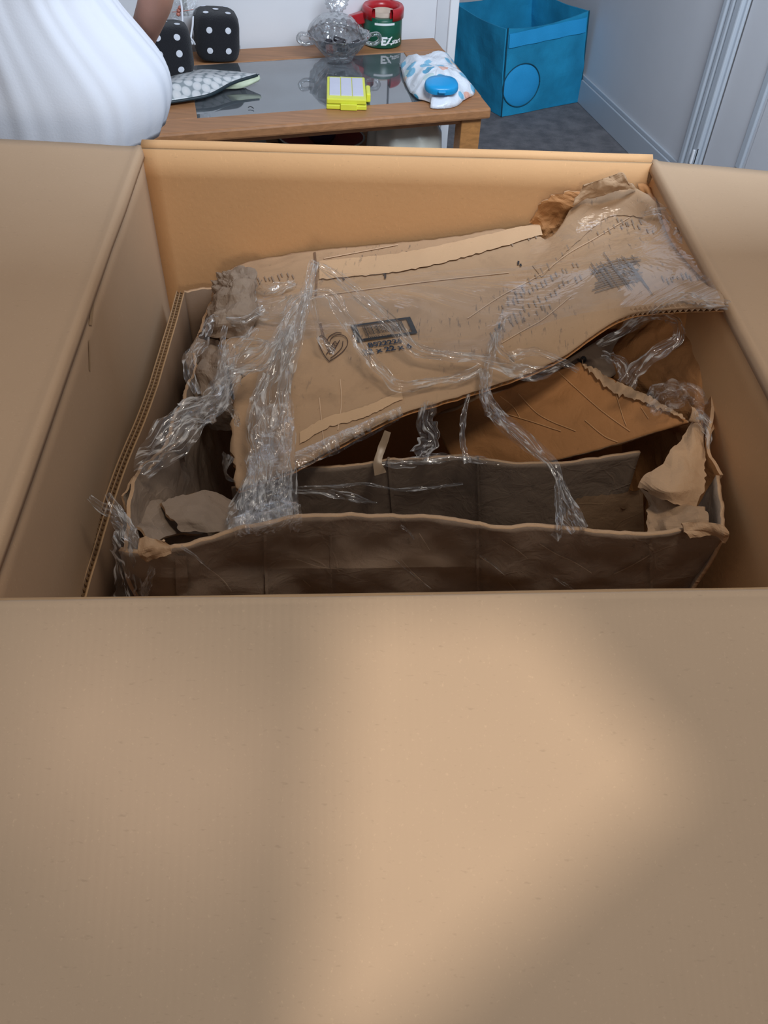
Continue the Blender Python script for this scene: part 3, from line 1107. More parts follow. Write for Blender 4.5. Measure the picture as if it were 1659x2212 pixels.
def bar_xy(u, v):
    """label frame in the photo: u along, v down"""
    a, b, c, d = np.array((757, 705.)), np.array((886, 687.)), np.array((902, 722.)), np.array((773, 741.))
    return (a * (1 - u) + b * u) * (1 - v) + (d * (1 - u) + c * u) * v


def rect(u0, v0, u1, v1):
    return [bar_xy(u0, v0), bar_xy(u1, v0), bar_xy(u1, v1), bar_xy(u0, v1)]


fr = []
for k in range(12):
    a, b = k / 12, (k + 1) / 12
    fr += [rect(a, 0, b, .10), rect(a, .87, b, 1)]
fr += [rect(0, 0, .085, .5), rect(0, .5, .085, 1), rect(.925, 0, 1, .5), rect(.925, .5, 1, 1)]
quad_on('barcode_frame', LT, fr, M['ink'], lid, .0022)
rb = random.Random(22)
u = .17
bars = []
while u < .83:
    w = rb.choice((.006, .006, .010, .014))
    bars.append(rect(u, .17, u + w, .70 if .22 < u < .78 else .78))
    u += w + rb.choice((.007, .009, .014))
quad_on('barcode', LT, bars, M['ink'], lid, .0022)
RT, UP = (.990, -.140), (-.40, -.90)


def tx(name, s, org, size, mat, bold=.02):
    return text_on(name, s, LT, org, (RT[0] * size, RT[1] * size), (UP[0] * size * .62, UP[1] * size * .64), mat, lid, 1.0, bold, .0022)


tx('barcode_digits', '00352 22206', (797, 734), 10, M['ink'])
tx('barcode_digits', '7', (776, 738), 9, M['ink'])
tx('barcode_digits', '6', (884, 717), 8, M['ink'])
tx('stock_number', 'BS22226', (797, 752), 21, M['inkblue'], .03)
tx('size_print', '22 x 22 x 6', (786, 768), 23, M['inkblue'], .03)
# heart emblem with scribbled lines inside
heart = [(712, 748), (706, 738), (699, 727), (690, 724), (683, 728)]
h_r = [(712, 745), (716, 733), (728, 726), (744, 728), (752, 741), (744, 758), (728, 772), (711, 783)]
h_l = [(712, 745), (703, 732), (694, 727), (688, 735), (692, 752), (701, 770), (711, 783)]
h_r2 = [(706, 740), (712, 729), (727, 721), (738, 722)]
h_r3 = [(741, 739), (739, 752), (727, 766), (714, 776)]
scr = [[(705 + k * 3, 768 - k * 5), (712 + k * 3, 760 - k * 5), (716 + k * 3, 765 - k * 5), (724 + k * 2.6, 757 - k * 5)] for k in range(5)]
lines_on('heart_emblem', [h_r, h_l, h_r2, h_r3] + scr, LT, 1.7, M['penink'], lid, .002)
# marker scratches and rubbed print, right part of the flap
rs = random.Random(3)
pol = []
for k in range(26):
    x = 1272 + rs.random() * 105
    y = 545 + (x - 1272) * .05 + rs.random() * 40
    L = 20 + rs.random() * 36
    pol.append([(x, y), (x + L * .35, y + L * .45), (x + L * .75, y + L)])
for k in range(12):
    y = 565 + k * 5
    pol.append([(1275 + rs.random() * 20, y + 14), (1330, y), (1370 + rs.random() * 30, y - 14 + rs.random() * 8)])
lines_on('marker_scratches', pol, LT, 1.5, M['scuff'], lid, .0018)
pol = []
for (x0, y0, x1, y1, n) in ((1085, 660, 1255, 560, 16), (1090, 690, 1260, 585, 16), (1100, 640, 1240, 520, 10), (1060, 720, 1200, 650, 10), (1330, 470, 1420, 500, 7), (1430, 600, 1520, 590, 10), (1290, 500, 1390, 470, 8), (560, 600, 640, 590, 8), (1100, 520, 1160, 500, 7)):
    for k in range(n):
        t = k / n
        x = x0 + (x1 - x0) * t + rs.uniform(-4, 4)
        y = y0 + (y1 - y0) * t + rs.uniform(-4, 4)
        L = rs.uniform(6, 15)
        pol.append([(x, y), (x + L * .45, y + L)])
lines_on('scuff_marks', pol, LT, 2.6, M['card_dark'], lid, .0014)['kind'] = 'stuff'
pol = []
for (x, y) in ((735, 590), (741, 600), (706, 585), (830, 590), (833, 594), (878, 545), (880, 552), (895, 548), (938, 552), (942, 560), (850, 715 - 160), (1120, 566), (1124, 572), (1080, 700), (930, 560)):
    pol.append([(x, y), (x + rs.uniform(-2, 3), y + rs.uniform(5, 12))])
lines_on('ink_flecks', pol, LT, 4, M['ink'], lid, .0018)['kind'] = 'stuff'
M['foldline'] = cardboard('pale_fold_line', (206, 158, 110), vary=.2)
M['foldline2'] = cardboard('pale_fold_line_on_flap', (196, 168, 140), vary=.15)
M['glintcrease'] = cardboard('painted_glint_and_crease', (176, 158, 140), vary=.15)  # film glints painted as pale lines, along with some wall creases
for pl in ([(1120, 850), (1166, 897), (1245, 932)], [(1206, 803), (1260, 853), (1307, 893), (1362, 932)], [(1331, 850), (1346, 900), (1354, 920)], [(1049, 881), (1139, 908), (1213, 932)],
           [(1264, 908), (1307, 943), (1335, 955)], [(1385, 880), (1395, 895), (1402, 905)], [(1080, 855), (1110, 880), (1125, 905)]):
    lines_on('crease_line', [pl], BT, 1.7, M['foldline'], bf, .0012)
for pl in ([(1010, 689), (1080, 642), (1166, 595), (1229, 548), (1284, 517), (1360, 470)], [(1084, 742), (1130, 715), (1174, 690), (1235, 640)], [(700, 560), (860, 530)], [(690, 640), (900, 612), (1100, 590)],
           [(690, 860), (694, 900), (700, 960)], [(735, 820), (738, 870), (730, 930)]):
    lines_on('crease_line', [pl], LT, 2.0, M['foldline2'], lid, .0012)
for pl in ([(905, 1150), (915, 1165), (928, 1186)], [(866, 1206), (900, 1243), (932, 1270)], [(1036, 1200), (1062, 1218), (1092, 1242)], [(1165, 1172), (1205, 1196), (1240, 1212), (1278, 1236)], [(1412, 1190), (1370, 1216), (1325, 1238)],
           [(640, 1205), (690, 1222), (740, 1228)], [(1085, 1165), (1120, 1188), (1140, 1205)], [(430, 1210), (480, 1250), (500, 1275)], [(655, 1250), (672, 1265)], [(1098, 1255), (1120, 1278)]):
    lines_on('glint_crease', [pl], FWT, 1.5, M['glintcrease'], fw, .0015)
# letters on the panel glimpsed under the flap
pn = sheet('inner_board', [[R(1190, 800, -.165), R(1300, 730, -.145), R(1335, 712, -.14)], [R(1235, 850, -.20), R(1310, 820, -.18), R(1350, 795, -.17)]], M['card_dark'], car, 20, 12, .001, 10, .003, CE)
PT = bvh(pn)
for s, o_ in (('J', (1238, 746)), ('9', (1246, 772)), ('9', (1251, 796))):
    text_on('letter', s, PT, o_, (4, 28), (26, -4), M['ink'], pn, 1.0, .03, .002)

# ================================================================ CLEAR PLASTIC
wrap = thing('plastic_wrap', R(620, 800, -.16), 'torn clear plastic film, twisted into shiny strands across the old carton', 'plastic wrap')
f_, t_ = M['film'], M['film_thin']
patch('film_sheet', LT, [(545, 640), (690, 606), (900, 602), (1140, 585), (1130, 700), (1010, 790), (800, 720), (560, 770)], t_, wrap, 70, 30, .007, .005, 7, label='flat clear sheet stuck on the flap')
patch('film_sheet', LT, [(1150, 540), (1290, 460), (1400, 425), (1455, 470), (1560, 655), (1400, 668), (1240, 690), (1050, 760)], t_, wrap, 60, 40, .006, .005, 9)
patch('film_sheet', LT, [(640, 985), (720, 950), (800, 915), (866, 888), (868, 908), (800, 945), (720, 985), (640, 1018)], M['film_pool'], wrap, 60, 8, .006, .006, 30, zf=RIM - .18)

ST = [
    # main curtain hanging from the apex
    ([(690, 650, '.06', .012), (668, 700, '.05', .022), (640, 755, '.045', .030), (618, 810, '.04', .034), (606, 880, '.04', .038), (590, 960, '.035', .046), (578, 1040, -.15, .060), (560, 1140, -.16, .075)], 13, .30),
    ([(688, 655, '.06', .010), (660, 740, '.05', .018), (632, 800, '.045', .022), (628, 900, '.045', .018), (626, 1000, -.13, .018), (622, 1080, -.16, .024), (625, 1135, -.17, .030)], 9, .35),
    ([(640, 760, '.045', .014), (600, 830, '.045', .024), (570, 900, '.04', .020), (585, 960, '.035', .020), (560, 1030, -.15, .030), (525, 1100, -.16, .034), (508, 1150, -.15, .030)], 9, .35),
    # right arm of the apex
    ([(684, 648, '.06', .006), (730, 660, '.05', .010), (790, 695, '.04', .018), (850, 735, '.03', .022), (895, 780, '.02', .018), (955, 790, '.02', .014), (1050, 800, '.02', .016), (1150, 808, -.11, .020), (1210, 792, -.11, .012)], 9, .25),
    ([(688, 654, '.06', .003), (760, 690, '.045', .003), (840, 745, '.03', .004), (900, 790, '.02', .003)], 5, .2),
    ([(850, 740, '.03', .003), (910, 775, '.025', .004), (980, 785, '.02', .004), (1060, 792, '.02', .006)], 5, .2),
    # second arm
    ([(600, 800, '.045', .016), (640, 725, '.05', .018), (675, 698, '.05', .014), (715, 694, '.045', .016), (745, 725, '.035', .020), (790, 785, '.025', .018), (830, 825, '.018', .016), (862, 850, '.014', .018), (930, 838, '.012', .012), (1000, 826, '.012', .012), (1040, 808, '.012', .018)], 9, .3),
    ([(680, 700, '.045', .012), (690, 730, '.03', .010), (700, 760, '.02', .014), (725, 780, '.014', .010)], 7, .3),
    # bundle crossing to the left
    ([(640, 765, '.045', .016), (590, 815, '.05', .030), (530, 850, '.045', .034), (470, 868, '.04', .036), (415, 900, -.10, .046), (365, 945, -.10, .050), (330, 990, -.115, .040), (308, 1025, -.12, .020)], 11, .35),
    ([(600, 800, '.045', .010), (560, 790, '.045', .012), (520, 790, '.04', .016), (495, 830, '.04', .016), (470, 880, '.04', .020), (400, 905, -.09, .024), (350, 960, -.10, .020)], 9, .35),
    ([(620, 770, '.05', .010), (575, 840, '.05', .018), (520, 860, '.05', .016), (440, 870, '.045', .018), (385, 895, -.09, .022)], 9, .35),
    ([(560, 745, '.03', .012), (520, 810, '.035', .018), (470, 850, '.04', .016), (430, 880, '.04', .020)], 9, .35),
    ([(585, 860, '.05', .010), (560, 905, '.04', .012), (545, 950, '.035', .010), (560, 985, '.03', .006)], 7, .3),
    ([(470, 868, '.045', .012), (500, 885, '.045', .010), (515, 920, -.12, .008)], 7, .3),
    # loop at the upper left
    ([(575, 690, '.02', .010), (530, 720, '.02', .012), (480, 722, '.025', .014), (440, 738, -.12, .018), (412, 772, -.11, .016), (410, 810, -.11, .014), (425, 850, -.11, .012)], 9, .3),
    ([(500, 728, '.02', .008), (495, 780, '.03', .010), (480, 830, '.04', .012)], 7, .3),
    ([(545, 640, '.008', .014), (560, 690, '.012', .020), (600, 700, '.02', .018), (640, 680, '.03', .010)], 9, .3),
    ([(550, 625, '.01', .010), (585, 640, '.01', .018), (640, 625, '.01', .012)], 7, .3),
    # middle hanging to the right
    ([(1075, 730, '.01', .010), (1060, 790, '.012', .016), (1048, 850, -.12, .018), (1080, 905, -.10, .020), (1140, 955, -.10, .018), (1195, 1005, -.10, .012), (1212, 1050, -.11, .010), (1222, 1090, -.115, .020), (1232, 1148, -.11, .036)], 9, .3),
    ([(1040, 810, '.012', .010), (1060, 870, -.11, .010), (1110, 935, -.10, .008), (1180, 1000, -.10, .006)], 5, .3),
    ([(1090, 700, '.012', .008), (1080, 760, '.014', .012), (1110, 800, '.02', .010)], 7, .3),
    ([(1205, 1030, -.10, .008), (1206, 1090, -.11, .008), (1208, 1145, -.11, .008)], 5, .3),
    ([(1215, 1040, -.10, .006), (1240, 1100, -.11, .006), (1262, 1145, -.11, .008)], 5, .3),
    ([(1100, 790, '.02', .014), (1160, 780, '.02', .012), (1250, 800, -.12, .008)], 7, .3),
    # right loop
    ([(1290, 745, -.12, .010), (1340, 720, -.10, .014), (1380, 690, -.08, .018), (1430, 682, -.06, .014), (1462, 700, -.055, .014), (1462, 735, -.055, .014), (1410, 765, -.07, .020), (1375, 795, -.09, .022), (1352, 830, -.11, .024)], 11, .3),
    ([(1300, 765, -.12, .014), (1340, 785, -.11, .018), (1350, 815, -.12, .016)], 7, .3),
    # rim of the flap, right corner
    ([(1408, 672, '.004', .010), (1440, 662, '.006', .012), (1480, 650, '.006', .012), (1520, 662, '.006', .014), (1574, 660, .016, .010)], 9, .35),
    ([(1390, 466, '.006', .008), (1440, 470, '.01', .012), (1480, 515, -.02, .020), (1505, 540, -.02, .012)], 9, .4),
    # gap strands
    ([(932, 868, -.15, .018), (918, 910, -.17, .024), (930, 945, -.18, .026), (905, 985, -.185, .022)], 9, .25),
    ([(1012, 850, -.15, .006), (1002, 900, -.165, .008), (999, 955, -.175, .008), (1012, 1000, -.185, .012)], 7, .3),
    ([(820, 1000, -.19, .006), (880, 1000, -.19, .014), (950, 990, -.188, .014), (1030, 992, -.188, .010), (1080, 1002, -.19, .004)], 7, .4),
    # tail poking out at the left
    ([(192, 1074, -.10, .006), (222, 1098, -.115, .012), (255, 1112, -.12, .020), (270, 1160, -.118, .028), (280, 1220, -.15, .034), (290, 1300, -.20, .036)], 9, .35),
    ([(232, 1066, -.10, .006), (250, 1098, -.11, .012), (275, 1140, -.115, .016), (300, 1180, -.11, .010)], 7, .3),
    ([(330, 1225, -.13, .006), (320, 1260, -.16, .010), (300, 1300, -.2, .012)], 7, .3),
    # scribbles of film on the inner panel and front wall
    ([(628, 1060, -.21, .006), (700, 1064, -.21, .008), (745, 1070, -.21, .014), (780, 1080, -.21, .008), (815, 1086, -.21, .003)], 7, .4),
    ([(640, 1052, -.21, .003), (740, 1050, -.21, .005), (790, 1045, -.205, .004), (860, 1058, -.205, .005), (1000, 1045, -.20, .003)], 5, .4),
    ([(390, 1180, -.11, .003), (420, 1200, -.12, .003), (455, 1232, -.14, .0015)], 5, .4),
    ([(865, 1135, -.11, .004), (885, 1150, -.12, .003), (895, 1165, -.13, .002)], 5, .4),
    ([(855, 1210, -.165, .001), (890, 1240, -.19, .002), (930, 1272, -.21, .002)], 5, .4),
    ([(1036, 1200, -.15, .001), (1060, 1215, -.17, .002), (1088, 1240, -.18, .001)], 5, .4),
    ([(1196, 1248, -.19, .002), (1220, 1262, -.20, .003), (1242, 1276, -.21, .001)], 5, .4),
    ([(1530, 1100 - 130, -.10, .004), (1528, 930, -.10, .010), (1510, 895, -.09, .014), (1535, 915, -.09, .008)], 7, .4),
    ([(1400, 880, -.12, .03), (1440, 860, -.11, .04), (1490, 850, -.10, .03), (1520, 880, -.1, .02)], 11, .35),
]
for i, (pts, m, fold) in enumerate(ST):
    strand('film_strand', pts, wrap, f_ if i != len(ST) - 1 else M['film_dark'], LT, n=46 + 8 * len(pts), m=m, fold=fold, seed=i + 1, twist=.8)
# bunched pool at the foot of the curtain, flat film lower left of the flap
patch('film_pool', FWT, [(520, 1120), (565, 1098), (618, 1092), (655, 1122), (648, 1138), (600, 1138), (560, 1142), (505, 1150)], M['film_dark'], wrap, 40, 12, .010, .014, 30, zf=RIM - .15, jag=8)
sheet('film_sheet', [
    [R(560, 880, -.10), R(600, 870, -.10), R(632, 860, -.10)],
    [R(540, 960, -.13), R(590, 950, -.125), R(630, 950, -.12)],
    [R(530, 1050, -.15), R(580, 1045, -.145), R(630, 1040, -.14)],
    [R(498, 1148, -.16), R(560, 1130, -.155), R(630, 1120, -.15)]], M['film_dark'], wrap, 36, 50, .010, 22, 0, jag=(.006, .003, 0, 0), seed=31)
sheet('film_sheet', [
    [R(486, 970, -.15), R(505, 990, -.16)], [R(480, 1005, -.17), R(496, 1020, -.17)], [R(486, 1035, -.18), R(510, 1045, -.18)]], M['film_dark'], wrap, 10, 14, .008, 40, 0, seed=32)
# a stub of packing tape in the gap
tp = strand('tape_strip', [(838, 932, -.16, .009), (826, 965, -.175, .010), (816, 1000, -.185, .010), (822, 1024, -.195, .016)], None, plain('tan_packing_tape', (150, 128, 104), .35), n=30, m=4, fold=.08, seed=44, twist=.2, frill=.1)
tag(tp, 'narrow tan strip of packing tape hanging in the dark gap of the old carton', 'tape')
#@@PART2
# ================================================================ COFFEE TABLE
M['oak'] = wood('honey_oak', (166, 116, 76), .5, .33)
M['oak_leg'] = wood('oak_leg_wood', (176, 122, 70), .38, 0)
ZT = .45
TFL = T_FR - TA * TW
up_ = lambda p, z: Vector((p.x, p.y, z))
tab = thing('coffee_table', (T_FR - TA * TW / 2 + TB * TD / 2), 'honey oak coffee table with smoky glass top panel against the white wall', 'table')


def tb(a0, b0, a1, b1, z0, z1, mat, name, par=tab, bev=.004):
    """box in table coordinates: a = metres left of the right edge, b = metres back from the front"""
    o = up_(T_FR - TA * a1 + TB * b0, z0)
    return obox(name, o, TA * (a1 - a0), TB * (b1 - b0), Vector((0, 0, z1 - z0)), mat, par, bev)


FW_, BW_, SW_ = .105, .135, .150
tb(0, 0, TW, FW_, ZT - .032, ZT, M['oak'], 'front_rail', bev=.007)
tb(0, TD - BW_, TW, TD, ZT - .032, ZT, M['oak'], 'rear_rail', bev=.007)
tb(0, FW_ + .0005, SW_, TD - BW_ - .0005, ZT - .032, ZT - .0004, M['oak'], 'side_rail', bev=.003)
tb(TW - SW_, FW_ + .0005, TW, TD - BW_ - .0005, ZT - .032, ZT - .0004, M['oak'], 'side_rail', bev=.003)
g = NT('smoky_glass')
g.fin(lin((196, 206, 210)), .04, None, Transmission_Weight=.85, IOR=1.5)
gt = g.n('ShaderNodeBsdfTransparent')
gt.inputs[0].default_value = (.55, .60, .62, 1)
gm = g.n('ShaderNodeMixShader')
gg = g.n('ShaderNodeBsdfGlossy')
gg.inputs['Roughness'].default_value = .03
gf = g.n('ShaderNodeFresnel')
gf.inputs[0].default_value = 1.55
g.l(g.math('MULTIPLY_ADD', gf.outputs[0], 1.3, .20), gm.inputs[0])
g.l(gt.outputs[0], gm.inputs[1])
g.l(gg.outputs[0], gm.inputs[2])
# dust film on the pane
dd = g.n('ShaderNodeBsdfDiffuse')
dd.inputs[0].default_value = (.6, .66, .72, 1)
gd = g.n('ShaderNodeMixShader')
g.l(g.math('MULTIPLY', g.noise(7, 4), .22), gd.inputs[0])
g.l(gm.outputs[0], gd.inputs[1])
g.l(dd.outputs[0], gd.inputs[2])
g.l(gd.outputs[0], g.out.inputs[0])
M['pane'] = g.m
tb(SW_ - .004, FW_ - .004, TW - SW_ + .004, TD - BW_ + .004, ZT - .009, ZT - .003, M['pane'], 'glass_panel', bev=0)
tb(SW_ - .006, FW_ - .006, TW - SW_ + .006, FW_ + .012, ZT - .034, ZT - .0095, M['oak'], 'pane_ledge', bev=0)
tb(.035, .030, TW - .035, .050, ZT - .052, ZT - .032, M['oak'], 'apron', bev=.003)
tb(.035, TD - .05, TW - .035, TD - .03, ZT - .085, ZT - .032, M['oak'], 'apron', bev=.003)
tb(.030, .05, .050, TD - .05, ZT - .085, ZT - .032, M['oak'], 'apron', bev=.003)
tb(TW - .05, .05, TW - .03, TD - .05, ZT - .085, ZT - .032, M['oak'], 'apron', bev=.003)
for a in (.022, TW - .088):
    for b in (.020, TD - .085):
        tb(a, b, a + .066, b + .066, 0, ZT - .032, M['oak_leg'], 'leg', bev=.004)
tb(.03, .04, TW - .03, TD - .04, .150, .172, M['oak'], 'shelf', bev=.003)
ZS = .172


def TP(a, b, z):
    return up_(T_FR - TA * a + TB * b, z)


# ================================================================ THINGS ON THE SHELF
M['blackbox'] = plain('black_case', (26, 27, 32), .45)
M['redtray'] = plain('dark_red_tray', (150, 52, 44), .4)
M['plum'] = plain('dark_plum_glaze', (52, 42, 66), .12)
M['mag'] = plain('magazine_cover', (176, 182, 186), .4, .2, 22)
M['paper'] = plain('paper_edge', (210, 206, 198), .8)
M['navy'] = plain('navy_spine', (42, 46, 66), .5)


def onshelf(x, y, z=ZS):
    return PZ(x, y, z)


def base_at(p):
    return (p.x, p.y, ZS)


# black case standing flat
c = onshelf(760, 315)
o = obox('game_case', up_(TP(.61, .10, 0), ZS), TA * .22, TB * .50, Vector((0, 0, .05)), M['blackbox'], None, .006)
tag(o, 'flat black case on the shelf under the table, red tray on top of it', 'case')
zc = ZS + .05
tr_c = TP(.475, .40, zc)
tray = thing('serving_tray', tr_c, 'dark red oval tray under the table holding a plum-coloured glass bowl', 'tray')
lathe('tray_dish', [(.001, .004), (.07, .004), (.10, .010), (.128, .026), (.132, .026), (.105, .006), (.07, .0005), (.001, .0005)], tr_c, M['redtray'], tray, 40, lambda th, z: .12 * math.cos(2 * th))
lathe('tray_rim', [(.128, .026), (.131, .030), (.134, .026)], tr_c, M['paper'], tray, 40, lambda th, z: .12 * math.cos(2 * th))
bw = thing('plum_bowl', tr_c + Vector((0, 0, .006)), 'shiny dark plum glass bowl sitting in the red tray under the table', 'bowl')
lathe('bowl_body', [(.001, .0), (.03, .0), (.048, .02), (.055, .045), (.050, .060), (.046, .060), (.050, .045), (.044, .022), (.001, .010)], tr_c + Vector((0, 0, .007)), M['plum'], bw, 36)
lathe('bowl_base_ring', [(.026, 0), (.031, .003), (.026, .006)], tr_c + Vector((0, 0, .005)), M['plum'], bw, 24)
# magazines leaning in a row at the left of the case
for k, (a, col, lab) in enumerate(((.66, 'mag', 'pale grey magazine lying next to the black case under the table'), (.73, 'navy', 'navy book between two pale magazines under the table'), (.80, 'mag', 'pale grey magazine furthest left of the row visible under the table'))):
    p = TP(a + .055, .07, ZS)
    m_ = thing('magazine' if col == 'mag' else 'book', p, lab, 'magazine' if col == 'mag' else 'book')
    hgt = .035 + .012 * (k == 1)
    obox('cover', p, TA * .055, TB * .52, Vector((0, 0, .003)), M[col], m_, .0008)
    obox('page_block', p + Vector((0, 0, .003)) + TA * .002, TA * .051, TB * .516, Vector((0, 0, hgt - .006)), M['paper'], m_, 0)
    obox('cover', p + Vector((0, 0, hgt - .003)), TA * .055, TB * .52, Vector((0, 0, .003)), M[col], m_, .0008)
o = obox('storage_carton', TP(1.0, .06, ZS), TA * .11, TB * .25, Vector((0, 0, .07)), M['redtray'], None, .004)
tag(o, 'small reddish box at the far left end of the shelf under the table', 'box')
# white plastic carrier bag
M['bag'] = plain('cream_plastic_bag', (214, 212, 200), .35, .06, 9, .2, .003)
bagc = TP(.215, .24, ZS)
vs = []
nr, ns = 26, 60
for i in range(nr):
    t = i / (nr - 1)
    for s in range(ns):
        th = 2 * PI * s / ns
        cx, sy = math.cos(th), math.sin(th)
        k = (abs(cx) ** 3.2 + abs(sy) ** 3.2) ** (-1 / 3.2)
        env = 1.0 - .16 * t - .15 * max(0, t - .8) * 5
        fold_ = .085 * noise.noise(Vector((cx * 2.6, sy * 2.6, t * 1.3))) + .05 * math.sin(th * 9 + 2 * t)
        r_ = k * env * (1 + fold_)
        p = bagc + TA * (.125 * r_ * cx) + TB * (.15 * r_ * sy)
        p.z = ZS + .002 + .195 * t + .012 * noise.noise(Vector((cx * 2, sy * 2, 4))) * t
        vs.append(p)
fs = [(i * ns + s, i * ns + (s + 1) % ns, (i + 1) * ns + (s + 1) % ns, (i + 1) * ns + s) for i in range(nr - 1) for s in range(ns)]
fs.append(tuple(range(ns - 1, -1, -1)))
vs.append(bagc + Vector((0, 0, .185)))
fs += [((nr - 1) * ns + s, (nr - 1) * ns + (s + 1) % ns, len(vs) - 1) for s in range(ns)]
tag(mesh('carrier_bag', vs, fs, M['bag']), 'creamy white full plastic bag on the shelf under the table, next to the right leg', 'bag')

# ================================================================ THINGS ON THE TABLE TOP
M['plush'] = NT('black_plush')
_s = M['plush']
M['plush'] = _s.fin(lin((26, 26, 32)), .95, _s.bump(_s.noise(260, 3, .7), .8, .004), Sheen_Weight=.1)
M['pip'] = plain('white_felt', (214, 216, 224), .9, .03)
M['cord'] = plain('white_cord', (226, 226, 232), .7, .02)


def die(c, s, rot, faces, label, group='fuzzy dice'):
    t = thing('plush_die', (c.x, c.y, c.z - s / 2), label, 'dice', group)
    Rm = Matrix(rot).to_3x3() if not isinstance(rot, Matrix) else rot

    def surf(d):
        n_ = (abs(d.x) ** 4.6 + abs(d.y) ** 4.6 + abs(d.z) ** 4.6) ** (-1 / 4.6)
        return d * n_ * s / 2 * 1.04
    bm = bmesh.new()
    bmesh.ops.create_cube(bm, size=2)
    bmesh.ops.subdivide_edges(bm, edges=bm.edges[:], cuts=13, use_grid_fill=True)
    for v in bm.verts:
        d = v.co.copy()
        p = surf(d)
        p *= 1 + .022 * noise.noise(d * 2.1 + c * 9)
        v.co = c + Rm @ p
    frombm('cube_body', bm, M['plush'], t, True)
    lay = {5: [(-.5, -.5), (.5, -.5), (0, 0), (-.5, .5), (.5, .5)], 4: [(-.42, -.42), (.42, -.42), (-.42, .42), (.42, .42)],
           6: [(-.4, -.62), (.4, -.62), (-.4, 0), (.4, 0), (-.4, .62), (.4, .62)], 1: [(0, 0)], 2: [(-.4, -.4), (.4, .4)], 3: [(-.45, -.45), (0, 0), (.45, .45)]}
    for ax, n_ in faces:
        N = Vector(ax)
        A = Vector((0, 0, 1)) if abs(N.z) < .5 else Vector((0, 1, 0))
        B = A.cross(N)
        for (u, v) in lay[n_]:
            vs_ = []
            for k in range(17):
                th = 2 * PI * k / 16
                q = .0 if k == 16 else .135
                d = N + B * (u + q * math.cos(th)) + A * (v + q * math.sin(th))
                vs_.append(c + Rm @ (surf(d) * 1.012 + N * (.0008 + .0012 * (k == 16))))
            mesh('pip', vs_, [(k, (k + 1) % 16, 16) for k in range(16)], M['pip'], t)
    return t


yaw = math.radians(17)
die(PZ(466, 135, ZT + .004) + Vector((0, .055, .070)), .138, Matrix.Rotation(yaw, 3, 'Z') @ Matrix.Rotation(math.radians(4), 3, 'Y'), [((0, 0, 1), 5), ((0, -1, 0), 4), ((-1, 0, 0), 1), ((1, 0, 0), 3)],
    'black plush die with white dots standing upright in the open, showing a clear four')
die(PZ(362, 172, ZT + .004) + Vector((0, .055, .073)), .142, Matrix.Rotation(yaw, 3, 'Z') @ Matrix.Rotation(math.radians(-5), 3, 'X'), [((0, 0, 1), 5), ((0, -1, 0), 6), ((-1, 0, 0), 2)],
    'black plush die half hidden by the arm, white cord lying over it, showing six')
# cord looping over the dice and the tagged trinket it hangs from
ply = 3.02


def DP(x, y, yy):
    return PY(x, y, yy)


cd_ = thing('white_cord', DP(395, 60, 2.96), 'thin white cord with bead ends dangling over the plush dice', 'cord')
tube('cord_length', [DP(390, 0, 2.98), DP(393, 20, 2.96), DP(394, 50, 2.94), DP(393, 75, 2.92), DP(385, 98, 2.90), DP(377, 113, 2.89), DP(366, 108, 2.89), DP(353, 90, 2.90)], .0035, M['cord'], cd_, 6, 50)
tube('cord_length', [DP(394, 73, 2.93), DP(405, 78, 2.94), DP(415, 86, 2.95), DP(421, 96, 2.96)], .0035, M['cord'], cd_, 6, 24)
tube('cord_length', [DP(417, 35, 3.0), DP(416, 55, 2.98), DP(413, 75, 2.96), DP(412, 86, 2.95), DP(416, 96, 2.95)], .0035, M['cord'], cd_, 6, 24)
M['clearbox'] = film('clear_packet', .25, .16, scale=60)
M['pinkbit'] = plain('coral_beads', (196, 120, 104), .4)
M['greybit'] = plain('grey_green_card', (150, 152, 148), .5)
pk = thing('trinket_packet', DP(400, 20, 2.99), 'clear plastic trinket packet with coral beads and grey card hanging beside the arm', 'packet')
sheet('packet_film', [[DP(372, -40, 3.0), DP(400, -42, 3.0), DP(432, -40, 3.02)], [DP(372, 10, 2.99), DP(398, 10, 2.98), DP(428, 10, 3.0)], [DP(368, 38, 2.98), DP(396, 40, 2.97), DP(422, 32, 3.0)]], M['clearbox'], pk, 16, 20, .006, 30, 0)
obox('grey_card', DP(396, 34, 3.0), Vector((.018, 0, 0)), Vector((0, .003, 0)), Vector((-.004, 0, .075)), M['greybit'], pk, .001)
for (x, y) in ((387, 28), (390, 22), (386, 36)):
    lathe('bead', [(.0005, 0), (.006, .003), (.0075, .007), (.006, .011), (.0005, .014)], DP(x, y, 2.97), M['pinkbit'], pk, 12)
tube('wire', [DP(372, 26, 2.97), DP(396, 24, 2.97), DP(418, 20, 2.99)], .0012, M['pinkbit'], pk, 5, 10)

